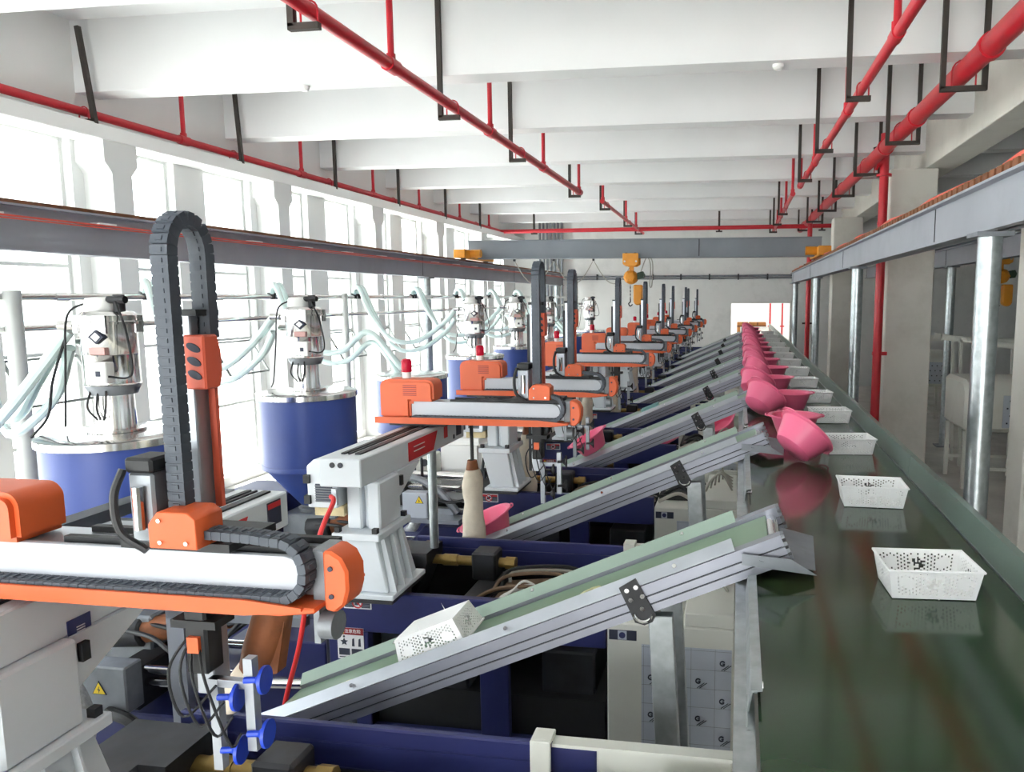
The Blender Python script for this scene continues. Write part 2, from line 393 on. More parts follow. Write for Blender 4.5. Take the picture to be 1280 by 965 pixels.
t = thing('sprinkler_cross_pipe', (-1.6, 23.6, 5.1), 'red sprinkler pipe crossing the hall from side to side near the far end', 'pipe')
MB().cyl((-7.76, 23.6, 5.09), (3.0, 23.6, 5.14), .065, n=12).build('pipe', 'red_pipe', t)
for x in (-6.6, -.7, 2.4):
    MB().bar((x, 23.6, 5.02), (x, 23.6, 6.28), .06, .06).box(x-.1, x+.1, 23.56, 23.64, 4.99, 5.03).build('hanger_bracket', 'hanger_dark', t)
t = thing('smoke_detector', (-5.1, 8.4, 5.42), 'small round white detector under the first ceiling beam', 'detector')
MB().lathe([(.001, -.06), (.04, -.055), (.06, -.03), (.06, 0)], (-5.1, 8.4, 5.45), 16).build('cover', 'white_plastic', t)
t = thing('smoke_detector', (.35, 8.4, 5.42), 'small round white detector in the middle of the beam near the red pipes', 'detector')
MB().lathe([(.001, -.06), (.04, -.055), (.06, -.03), (.06, 0)], (.35, 8.4, 5.45), 16).build('cover', 'white_plastic', t)

# ================================================================== CRANE
def runway(name, label, x, y0, y1, zb, zt, cols, side, wid=.11):
    t = thing(name, (x, (y0+y1)/2, 0), label, 'crane runway')
    cuts = [y0]
    y = y0
    while y < y1-3: y += 6.0; cuts.append(min(y, y1))
    if cuts[-1] < y1: cuts.append(y1)
    for a, b in zip(cuts[:-1], cuts[1:]):
        m = MB().box(x-.02, x+.02, a, b-.012, zb, zt).box(x-wid, x+wid, a, b-.012, zb, zb+.018).box(x-wid, x+wid, a, b-.012, zt-.018, zt)
        m.build('beam', 'runway_hazed', t)
        B(x-.026, x+.026, b-.012, b, zb, zt).build('joint_plate', 'steel_dark', t)
    for c in cols:
        MB().cyl((x, c, 0), (x, c, zb-.03), .082, n=20).build('column', 'galvanised', t)
        B(x-.12, x+.12, c-.12, c+.12, zb-.03, zb).build('cap_plate', 'steel_mid', t)
        B(x-.16, x+.16, c-.16, c+.16, 0, .02).build('base_plate', 'steel_mid', t)
    return t
rr = runway('crane_runway', 'grey steel crane runway beam on galvanised columns right of the belt', 1.7, 1.0, 25.6, 3.44, 3.78, [5.55, 11.5, 17.5, 24.2], -1, .09)
B(1.67, 1.73, 1.0, 25.6, 3.78, 3.82).build('crane_rail', 'rust', rr)
for i in range(150):
    y = 4.0+i*.145
    if y > 25: break
    B(1.625, 1.775, y, y+.1, 3.781, 3.835).build('rail_clamp', 'rust', rr)
MB().tube([(1.71+.03*math.sin(i*1.3), 3.2+i*.45, 3.862+.006*math.sin(i*2.1)) for i in range(50)], .022, 6).build('power_cable', 'conductor', rr)
lr = runway('crane_runway', 'grey steel crane runway beam in front of the left windows', -6.2, 2.0, 25.6, 3.39, 3.79, [3.4, 14.2, 24.9], 1, .1)
B(-6.24, -6.16, 2.0, 25.6, 3.79, 3.83).build('crane_rail', 'rust', lr)
MB().box(-6.12, -6.095, 2.0, 25.6, 3.675, 3.69).box(-6.12, -6.095, 2.0, 25.6, 3.655, 3.665).build('conductor_bar', 'conductor', lr)
for i in range(20): B(-6.2, -6.08, 3.0+i*1.14, 3.2+i*1.14, 3.69, 3.705).build('bar_holder', 'white_plastic', lr)
r2 = runway('crane_runway', 'dim runway beam on columns inside the neighbouring right bay', 4.1, 4.0, 25.6, 3.6, 3.95, [15.6, 21.5], 1, .09)
# bridge girder
br = thing('crane_bridge', (-2.3, 17, 3.85), 'long grey crane bridge girder spanning the hall', 'crane')
B(-6.32, 1.72, 16.9, 17.1, 3.9, 4.28).build('girder', 'crane_grey', br)
B(-6.32, 1.72, 16.84, 17.16, 3.875, 3.9).build('bottom_flange', 'crane_grey', br)
B(-6.32, 1.72, 16.84, 17.16, 4.28, 4.3).build('top_flange', 'crane_grey', br)
B(-.95, -.93, 16.89, 16.9, 3.9, 4.28).build('joint_plate', 'steel_dark', br)
for x in (-6.2, 1.7):
    e = B(x-.13, x+.13, 16.0, 18.0, 3.86, 4.05).build('end_truck', 'hoist_yellow', br, .01)
    for y in (16.25, 17.75): MB().cyl((x-.05, y, 3.9), (x+.05, y, 3.9), .07, n=16).build('wheel', 'steel_dark', e)
    MB().cyl((x+(.13 if x < 0 else -.13), 16.4, 3.97), (x+(.36 if x < 0 else -.36), 16.4, 3.97), .09, n=14).build('drive_motor', 'hoist_yellow', e)
t = thing('festoon_cable', (-4, 17.2, 3.7), 'thin festoon cable looping below the crane bridge', 'cable')
pts = []
for k in range(3):
    x0 = -5.3+k*.95
    for i in range(12): pts.append((x0+.95*i/12, 17.2, 3.85-.55*math.sin(PI*i/12)))
pts.append((-2.45, 17.2, 3.85))
MB().tube(pts, .012, 6).build('cord', 'hose_grey', t)
for k in range(4): B(-5.32+k*.95, -5.28+k*.95, 17.16, 17.24, 3.83, 3.9).build('cord_trolley', 'steel_dark', t)
def hoist(x, y, z, label, cable=True):
    t = thing('chain_hoist', (x, y, z), label, 'hoist')
    MB().prism([(x-.18, z-.02), (x+.18, z-.02), (x+.18, z-.26), (x+.1, z-.31), (x-.1, z-.31), (x-.18, z-.26)], 'xz', y-.3, y-.26).build('trolley_plate', 'hoist_yellow', t, .01)
    MB().prism([(x-.18, z-.02), (x+.18, z-.02), (x+.18, z-.26), (x+.1, z-.31), (x-.1, z-.31), (x-.18, z-.26)], 'xz', y+.06, y+.1).build('trolley_plate', 'hoist_yellow', t, .01)
    for s in (-1, 1):
        for yy in (-.26, .02): MB().cyl((x+s*.1, y+yy, z-.06), (x+s*.1, y+yy+.04, z-.06), .055, n=14).build('trolley_wheel', 'steel_dark', t)
        MB().cyl((x+s*.13, y-.32, z-.2), (x+s*.13, y-.3, z-.2), .02, n=8).build('bolt', 'galvanised', t)
    MB().cyl((x, y-.28, z-.25), (x, y+.08, z-.25), .04, n=10).box(x-.05, x+.05, y-.13, y-.07, z-.42, z-.24).build('suspension_lug', 'hoist_yellow', t)
    m = MB(); pr = [(.02, -.3), (.1, -.28), (.15, -.2), (.16, 0), (.15, .16), (.11, .24), (.02, .26)]
    for (ra, a), (rb2, b) in zip(pr[:-1], pr[1:]): m.cyl((x-.01, y-.1+a*.8, z-.55), (x-.01, y-.1+b*.8, z-.55), ra, rb2, 20, True)
    m.build('hoist_body', 'hoist_yellow', t)
    for i in range(6):
        q = i*PI/3; MB().bar((x-.01+math.cos(q)*.06, y-.33, z-.55+math.sin(q)*.06), (x-.01+math.cos(q)*.14, y-.31, z-.55+math.sin(q)*.14), .02, .02).build('cooling_rib', 'hoist_yellow', t)
    MB().prism([(x+.14, z-.45), (x+.26, z-.42), (x+.3, z-.5), (x+.27, z-.58), (x+.14, z-.6)], 'xz', y-.2, y).build('brake_box', 'green_dark', t)
    MB().prism([(x+.05, z-.72), (x+.25, z-.72)]+arc((x+.15, z-1.08), .1, 0, -PI, 10), 'xz', y-.18, y-.02).build('chain_bag', 'hoist_yellow', t, .02)
    ch = MB()
    for i in range(8): ch.obox((x-.03, y-.1, z-.74-i*.04), (.022 if i % 2 else .008, .008 if i % 2 else .022, .045), Matrix.Identity(3))
    ch.build('load_chain', 'steel_dark', t)
    hk = MB().tube(smooth_path([(x-.03, y-.1, z-1.04), (x-.03, y-.1, z-1.1), (x-.07, y-.1, z-1.15), (x-.03, y-.1, z-1.2), (x+.02, y-.1, z-1.16)], 5), .014, 8)
    hk.build('hook', 'steel_dark', t)
    if cable:
        MB().tube(smooth_path([(x+.2, y-.1, z-.45), (x+.33, y, z-.1), (x+.42, y, z-.3), (x+.4, y, z-.72), (x+.45, y, z-.72), (x+.46, y, z-.2), (x+.3, y, z-.02)], 8), .012, 6).build('control_cord', 'hose_grey', t)
    return t
hoist(-2.46, 17.0, 3.99, 'yellow electric chain hoist hanging from the middle of the crane bridge')
br2 = thing('crane_bridge', (6, 17, 3.95), 'dim crane bridge girder in the neighbouring right bay', 'crane')
B(4.0, 9.5, 16.9, 17.1, 4.0, 4.3).build('girder', 'crane_grey', br2); B(4.0, 9.5, 16.86, 17.14, 3.98, 4.0).build('bottom_flange', 'crane_grey', br2)
hoist(5.42, 17.0, 3.98, 'orange chain hoist hanging in the neighbouring bay behind the thick column', False)

# ================================================================== MAIN BELT
mc = thing('belt_conveyor', (.5, 13, 0), 'long green belt conveyor running down the right side to the doorway', 'conveyor')
B(.06, .935, .5, 25.6, 1.985, 2.0).build('belt', 'belt_green', mc)
B(.08, .915, .52, 25.58, 1.90, 1.985).build('bed_plate', 'steel_mid', mc)
B(.94, .99, .5, 25.6, 1.88, 2.005).build('side_frame', 'galvanised', mc)
B(.0, .052, .5, 25.6, 1.86, 1.985).build('side_frame', 'galvanised', mc)
for i in range(11):
    a = .5+i*2.42+(1.35 if i else 0); b = min(.5+(i+1)*2.42+1.35-.006, 25.6)
    if a > 25.4: break
    zt = 2.115 if i < 2 else 2.1+.004*(i % 3)
    MB().prism([(.942, 2.0), (.946, 2.0), (.958, zt), (.985, zt), (.985, zt+.003), (.954, zt+.003)], 'xz', a, b).build('side_guard', 'guard_belt_tint', mc)
for i in range(12):
    a = 1.72+i*1.98; b = a+.82
    if i == 0: a = 1.75; b = 2.52
    g = MB().prism([(.02, 1.9), (.024, 1.9), (.046, 2.035), (.07, 2.04), (.07, 2.043), (.042, 2.04)], 'xz', a, b); g.build('side_guard', 'galvanised', mc)
    MB().prism([(a-.12, 1.95), (a, 2.03), (a, 1.9)], 'yz', .03, .034).build('guard_tip', 'galvanised', mc)
    MB().cyl((.04, a+.1, 2.0), (.075, a+.1, 2.0), .012, n=10).build('bolt', 'chrome', mc)
for i in range(14):
    y = .9+i*1.9
    for x in (.0, .95): MB().box(x, x+.045, y, y+.045, 0, 1.88).build('leg', 'galvanised', mc)
    B(.045, .95, y, y+.04, .4, .44).build('stretcher', 'galvanised', mc)
for y in (.5, 25.6): MB().cyl((.06, y, 1.95), (.935, y, 1.95), .05, n=16).build('end_roller', 'chrome', mc)

# ================================================================== BASKETS AND BASINS
def basket_mesh():
    bw, bd, tw, td, h = .27, .185, .305, .215, .105
    bm = bmesh.new()
    def wall(p00, p10, p01, p11, nu, nv, flower):
        g = {}
        for i in range(nu+1):
            for j in range(nv+1):
                u, v = i/nu, j/nv
                a = Vector(p00).lerp(Vector(p10), u); b = Vector(p01).lerp(Vector(p11), u)
                g[i, j] = bm.verts.new(a.lerp(b, v))
        L = (Vector(p10)-Vector(p00)).length
        for i in range(nu):
            for j in range(nv):
                u = ((i+.5)/nu-.5)*L; v = ((j+.5)/nv)*h
                hole = False
                if 1 < j < nv-2 and 2 < i < nu-3:
                    hole = (i % 2 == 0 and j % 2 == (0 if (i//2) % 2 else 1))
                    for cx in (-.085, .085):
                        if (u-cx)**2+(v-.06)**2 < .022**2: hole = False
                    if flower and u*u+(v-.06)**2 < .027**2:
                        hole = False
                        for q in (20, 60, 100, 140, 180):
                            q = math.radians(q); px, py = math.cos(q), math.sin(q)
                            r = u*px+(v-.046)*py; tt = -u*py+(v-.046)*px
                            if .008 < r < .03 and abs(tt) < .0045: hole = True
                        if abs(v-.038) < .0035 and abs(u) < .014: hole = True
                if not hole: bm.faces.new((g[i, j], g[i+1, j], g[i+1, j+1], g[i, j+1]))
    b = [(-bw/2, -bd/2, .003), (bw/2, -bd/2, .003), (bw/2, bd/2, .003), (-bw/2, bd/2, .003)]
    t = [(-tw/2, -td/2, h), (tw/2, -td/2, h), (tw/2, td/2, h), (-tw/2, td/2, h)]
    for k in range(4):
        l = (k+1) % 4
        wall(b[k], b[l], t[k], t[l], 50 if k % 2 == 0 else 34, 16, True)
    bm.faces.new([bm.verts.new(p) for p in reversed(b)])
    bmesh.ops.remove_doubles(bm, verts=bm.verts, dist=1e-5)
    bmesh.ops.recalc_face_normals(bm, faces=bm.faces)
    bmesh.ops.solidify(bm, geom=bm.faces[:], thickness=.0022)
    me = bpy.data.meshes.new('basket_walls'); bm.to_mesh(me); bm.free(); me.materials.append(MATS['basket_white'])
    r = MB(); o = .005
    x, y = tw/2, td/2
    r.box(-x-o, x+o, -y-o, -y+.002, h-.006, h+.002).box(-x-o, x+o, y-.002, y+o, h-.006, h+.002).box(-x-o, -x+.002, -y, y, h-.006, h+.002).box(x-.002, x+o, -y, y, h-.006, h+.002)
    rm = r.mesh('rim', bevel=.002); rm.materials.append(MATS['basket_white'])
    return me, rm
BKM, BKR = basket_mesh()
def basket(loc, rot, label, group, scale=1.0, m=None):
    t = thing('plastic_basket', loc, label, 'basket', group); t.rotation_euler = rot
    for nm, me in (('basket_walls', BKM), ('rim', BKR)):
        if m: me = me.copy(); me.materials.clear(); me.materials.append(MATS[m])
        o = bpy.data.objects.new(nm, me); COL.objects.link(o); o.parent = t
    t.scale = (scale,)*3
    return t
BY = [2.585, 3.68, 4.9, 6.1, 7.25, 8.45, 9.7, 10.9, 12.2, 13.5, 14.9, 16.4, 18.0, 19.8]
BW = ['nearest white perforated basket on the green belt, close to the right edge of the picture', 'white perforated basket on the green belt, second from the camera', 'white basket just right of the large tilted pink basin']
for i, y in enumerate(BY):
    lab = BW[i] if i < 3 else 'white basket on the belt, %s from the camera' % ORD[i]
    basket(((.645 if i < 2 else .72-.01*(i % 3)), y, 2.0), (0, 0, math.radians([4, -1, 7, 6, 8, 5, 2, 6][i % 8])), lab, 'white baskets riding the main belt')
def basin_mesh():
    pr = [(.001, 0), (.105, 0), (.118, .006), (.14, .05), (.168, .112), (.186, .118), (.19, .114), (.192, .118), (.188, .124), (.164, .12), (.136, .055), (.112, .011), (.1, .006), (.001, .006)]
    m = MB().lathe(pr, (0, 0, 0), 40)
    me = m.mesh('basin_bowl'); me.materials.append(MATS['pink'])
    h = MB()
    for s in (-1, 1):
        P = [(s*(.186+.022*math.cos(q)), .05*math.sin(q), .119) for q in [-PI/2+PI*i/8 for i in range(9)]]
        h.tube(P, .005, 6)
    hm = h.mesh('grip'); hm.materials.append(MATS['pink'])
    return me, hm
BSM, BSG = basin_mesh()
def basin(loc, rot, label, group, yaw=0, scale=1.0):
    t = thing('plastic_basin', loc, label, 'basin', group)
    t.rotation_euler = (Matrix.Rotation(rot[2], 3, 'Z')@Matrix.Rotation(rot[1], 3, 'Y')@Matrix.Rotation(rot[0], 3, 'X')).to_euler()
    t.scale = (scale, scale, scale*1.25)
    for nm, me in (('bowl', BSM), ('grip', BSG)):
        o = bpy.data.objects.new(nm, me); COL.objects.link(o); o.parent = t
    return t
UP = [(.40, 5.45), (.46, 6.75), (.38, 8.05), (.40, 9.2), (.36, 10.4), (.36, 11.6), (.35, 12.9), (.35, 14.2), (.34, 15.6), (.34, 17.2), (.33, 19.0), (.35, 21.0)]
for i, (x, y) in enumerate(UP):
    basin((x, y, 2.001), (0, 0, .2*i), ('upright pink basin standing behind the large tilted basin' if i == 0 else 'upright pink basin on the belt, %s from the camera' % ORD[i]), 'upright pink basins on the belt')
TI = [(.37, 4.52), (.2, 6.25), (.17, 7.35), (.18, 8.6), (.18, 9.8), (.19, 11.0), (.18, 12.3), (.2, 13.6), (.19, 14.9), (.2, 16.4), (.2, 18.1), (.2, 20.0)]
for i, (x, y) in enumerate(TI):
    ty = math.radians(46 if i == 0 else 50-3*(i % 3))
    basin((x-.05, y, 2.001+.118*math.sin(ty)), (0, ty, math.radians(32 if i == 0 else 38+7*(i % 3))), ('large pink basin tipped on its edge at the end of the second incline conveyor' if i == 0 else 'tipped pink basin at the left edge of the belt, %s from the camera' % ORD[i]), 'tipped pink basins at the belt edge')

# ================================================================== INCLINED CONVEYORS
TH = math.atan(.44)
CD = Vector((math.cos(TH), 0, math.sin(TH))); CN = Vector((-math.sin(TH), 0, math.cos(TH)))
CR = Matrix((CD, Vector((0, 1, 0)), CN)).transposed()
def cp(s, y, n): return Vector((.15, y, 2.17))+CD*s+CN*n
def cbox(m, s0, s1, y0, y1, n0, n1): return m.obox(cp((s0+s1)/2, (y0+y1)/2, (n0+n1)/2), (s1-s0, y1-y0, n1-n0), CR)
def incline():
    t = thing('incline_conveyor', (-.8, 2.78, 0), 'x', 'conveyor', 'inclined conveyors lifting parts to the main belt')
    L = -2.3
    cbox(MB(), L, -.05, 2.645, 2.935, -.03, -.018).build('belt', 'belt_incline', t)
    cbox(MB(), L+.05, -.08, 2.66, 2.92, -.06, -.031).build('slider_bed', 'aluminium_dark', t)
    for y0, y1, o in ((2.585, 2.635, -1), (2.945, 2.995, 1)):
        m = MB(); oy = y0 if o < 0 else y1
        cbox(m, L, 0, y0+.006, y1-.006, -.105, -.005)
        m.build('rail_core', 'steel_dark', t)
        for a, b in ((-.108, -.08), (-.074, -.048), (-.042, -.003)): cbox(MB(), L, 0, y0, y1, a, b).build('side_rail', 'rail_grey', t)
        g = MB(); e = .004
        ya, yb = (y0+.008, y0+.05) if o < 0 else (y1-.05, y1-.008)
        s0, s1 = L, -.17
        V = [cp(s0, ya, -.003), cp(s1, ya, -.003), cp(s1, yb, .032), cp(s0, yb, .032)]
        V += [v+Vector((0, e*o, 0))+CN*.003 for v in V]
        g.add(V, [(0, 1, 2, 3), (7, 6, 5, 4), (0, 4, 5, 1), (1, 5, 6, 2), (2, 6, 7, 3), (3, 7, 4, 0)])
        gd = g.build('side_guard', 'aluminium' if o < 0 else 'guard_pale', t)
        for s in (-.4, -1.1, -1.8):
            q = cp(s, (ya+yb)/2-.004*(-o), .016); MB().cyl(q, q+Vector((0, o*.012, .008)), .008, n=8).build('screw', 'chrome', gd)
        br_ = MB(); q0 = cp(-.56, oy+o*.001, -.04)
        P = [(-.075, .035), (-.015, .075), (.062, -.06)]+[(.062+.0*i, -.06) for i in range(0)]+[(.05, -.085), (.02, -.1), (-.015, -.092)]
        br_.prism([(q0.x+u, q0.z+v) for u, v in P], 'xz', oy+o*.002, oy+o*.01)
        bp_ = br_.build('bracket_plate', 'black', t)
        for u, v in ((-.045, .03), (-.012, .045), (-.03, -.005), (.012, .012), (.012, -.035)):
            MB().cyl((q0.x+u, oy+o*.01, q0.z+v), (q0.x+u, oy+o*.018, q0.z+v), .009, n=8).build('bolt', 'chrome', bp_)
        MB().tube([(q0.x+.015+.035*math.cos(a), oy+o*.014, q0.z-.05+.035*math.sin(a)) for a in [PI*1.05+PI*.9*i/8 for i in range(9)]], .006, 6).build('slot', 'chrome', bp_)
        yy = (y0+y1)/2
        MB().bar((-.27, yy, 1.84), (-.17, yy, .02), .05, .09, (1, 0, 0)).build('leg', 'galvanised', t, .003)
        B(-.26, -.08, yy-.06, yy+.06, 0, .02).build('foot', 'steel_mid', t)
        MB().bar((-1.75, yy, 1.3), (-1.7, yy, .02), .05, .06, (1, 0, 0)).build('leg', 'galvanised', t, .003)
        st = MB()
        for i in range(4): cbox(st, -.01, .012, y0+.004, y1-.004, -.1+i*.027, -.085+i*.027)
        st.build('profile_end', 'steel_mid', t)
    MB().cyl(cp(-.04, 2.64, -.05), cp(-.04, 2.94, -.05), .03, n=14).build('head_roller', 'chrome', t)
    MB().cyl(cp(L+.03, 2.64, -.05), cp(L+.03, 2.94, -.05), .03, n=14).build('tail_roller', 'chrome', t)
    cm = MB(); c0 = (.10, 2.09); c1 = (.27, 2.03)
    cm.add([(.08, 2.56, 2.08), (.08, 2.97, 2.1), (.3, 2.93, 2.06), (.28, 2.62, 2.035), (.08, 2.56, 2.077), (.08, 2.97, 2.097), (.3, 2.93, 2.057), (.28, 2.62, 2.032)],
           [(0, 1, 2, 3), (7, 6, 5, 4), (0, 4, 5, 1), (1, 5, 6, 2), (2, 6, 7, 3), (3, 7, 4, 0)])
    cm.build('discharge_chute', 'steel_mid', t)
    MB().prism([(.02, 2.1), (.19, 2.09), (.28, 2.035), (.02, 2.06)], 'xz', 2.565, 2.568).build('chute_cheek', 'steel_mid', t)
    MB().cyl(cp(L+.3, 2.8, -.1), cp(L+.3, 3.02, -.1), .05, n=14).build('gear_motor', 'steel_mid', t)
    for i in range(5):
        s = -.42-i*.38; y = 2.7+.05*math.sin(i*2.3)
        MB().tube(smooth_path([cp(s-.05, y-.03, -.014), cp(s, y, .004), cp(s+.05, y+.05, -.012), cp(s+.02, y+.03, -.002), cp(s+.055, y+.02, -.013)], 4), .006, 5).build('twine_scrap', 'twine', t)
    return t
inc = incline()
INCY = [2.0*i for i in range(9)]
for i, dy in enumerate(INCY):
    o = inc if i == 0 else copy_tree(inc, None, () if i < 5 else ('screw', 'bolt', 'slot', 'twine_scrap'))
    o.location.y = 2.78+dy
    o['label'] = ['nearest inclined aluminium conveyor carrying an upside-down white basket', 'second inclined conveyor from the camera, carrying a pink basin low down', 'third inclined conveyor from the camera with a pink basin hovering over its foot'][i] if i < 3 else '%s inclined conveyor from the camera' % ORD[i]
b0 = cp(-1.46, 2.77, .005)
t = basket(b0+CN*.107, (0, 0, 0), 'white basket lying upside down on the nearest inclined conveyor', None)
t.rotation_euler = (Matrix.Rotation(-TH, 3, 'Y')@Matrix.Rotation(PI, 3, 'X')).to_euler()
p = cp(-1.98, 2.79+2.0, -.018)
basin(p+CN*.0+Vector((0, 0, 0)), (0, -TH, .3), 'pink basin at the foot of the second inclined conveyor beside a cloth sleeve', 'pink basins on the inclined conveyors')
p = cp(-1.6, 2.76+4.0, .045)
basin(p, (0, -TH-.12, .2), 'pink basin held over the foot of the third inclined conveyor', 'pink basins on the inclined conveyors')
p = cp(-1.3, 2.79+6.0, -.018)
t = basket(p, (0, -TH, 0), 'pale aqua basket riding the fourth inclined conveyor', None, .7, 'aqua_plastic')

# ================================================================== SIGNS (flat print built as thin plates, facing the camera side -Y)
def sign_strip(x0, x1, z0, z1, y, parent, light='sign_white'):
    p = B(x0, x1, y-.003, y, z0, z1).build('warning_sign', light, parent)
    w = x1-x0; h = z1-z0; c = (x0+x1)/2; e = y-.0034
    for a, b in ((x0+.04*w, x0+.36*w), (x1-.36*w, x1-.04*w)):
        B(a, b, e-.0006, e, z1-.34*h, z1-.1*h).build('red_band', 'sign_red', p)
        B(a, b, e-.0006, e, z0+.1*h, z1-.34*h).build('black_field', 'ink', p)
        for k in range(3): B(a+.03*w, b-.03*w, e-.0012, e-.0006, z0+(.2+.14*k)*h, z0+(.24+.14*k)*h).build('print_line', 'aluminium_dark', p)
    r = .4*h
    m = MB()
    m.tube([(c+r*math.cos(2*PI*i/20), e-.0006, (z0+z1)/2+r*math.sin(2*PI*i/20)) for i in range(21)], .06*h, 5)
    m.bar((c-.7*r, e-.0006, (z0+z1)/2+.7*r), (c+.7*r, e-.0006, (z0+z1)/2-.7*r), .0012, .1*h)
    m.build('prohibition_ring', 'sign_red', p)
    MB().prism([(c-.25*h, z0+.3*h), (c+.05*h, z0+.3*h), (c+.28*h, z0+.6*h), (c+.05*h, z0+.72*h), (c-.22*h, z0+.55*h)], 'xz', e-.0008, e).build('hand_pictogram', 'ink', p)
    return p
def sign_panel(x0, x1, z0, z1, y, parent):
    p = B(x0, x1, y-.003, y, z0, z1).build('warning_sign', 'sign_white', parent)
    w = x1-x0; h = z1-z0; e = y-.0034
    B(x0, x1, e-.0006, e, z1-.22*h, z1).build('red_band', 'dark_red', p)
    MB().prism([(x0+.12*w, z1-.18*h), (x0+.28*w, z1-.18*h), (x0+.2*w, z1-.05*h)], 'xz', e-.0012, e-.0006).build('warning_triangle', 'sign_yellow', p)
    text('注意危险', .13*h, 'sign_white', p, ((x0+x1)/2+.1*w, e-.001, z1-.11*h), (1, 0, 0), (0, 0, 1))
    cx = x0+.26*w; zc = z0+.55*h
    MB().prism([(cx+q*math.cos(a), zc+q*math.sin(a)) for q, a in [((.13*h if k % 2 == 0 else .06*h), PI/2+k*PI/5) for k in range(10)]], 'xz', e-.0008, e).build('burst_pictogram', 'ink', p)
    MB().cyl((cx, e-.0008, zc+.17*h), (cx, e, zc+.17*h), .035*h, n=10).build('head_pictogram', 'ink', p)
    for a in (.6, .84): MB().prism([(x0+a*w-.05*w, zc-.13*h), (x0+a*w+.05*w, zc-.13*h), (x0+a*w+.04*w, zc+.13*h), (x0+a*w-.03*w, zc+.1*h)], 'xz', e-.0008, e).build('press_pictogram', 'ink', p)
    for a, b in ((.05, .46), (.53, .95)): B(x0+a*w, x0+b*w, e-.0006, e, z0+.13*h, z0+.34*h).build('black_field', 'ink', p)
    B(x0+.06*w, x1-.06*w, e-.0006, e, z0+.05*h, z0+.08*h).build('print_line', 'ink', p)
    return p
def tri_sign(cx, cz, y, r, parent):
    p = MB().prism([(cx+r*math.cos(a), cz+r*math.sin(a)) for a in (PI/2, PI*7/6, PI*11/6)], 'xz', y-.003, y).build('hazard_sign', 'ink', parent)
    MB().prism([(cx+.84*r*math.cos(a), cz+.84*r*math.sin(a)) for a in (PI/2, PI*7/6, PI*11/6)], 'xz', y-.0042, y-.003).build('hazard_field', 'sign_yellow', p)
    MB().prism([(cx+.08*r, cz+.45*r), (cx-.18*r, cz-.02*r), (cx, cz-.02*r), (cx-.08*r, cz-.38*r), (cx+.18*r, cz+.08*r), (cx, cz+.08*r)], 'xz', y-.005, y-.0042).build('bolt_pictogram', 'ink', p)

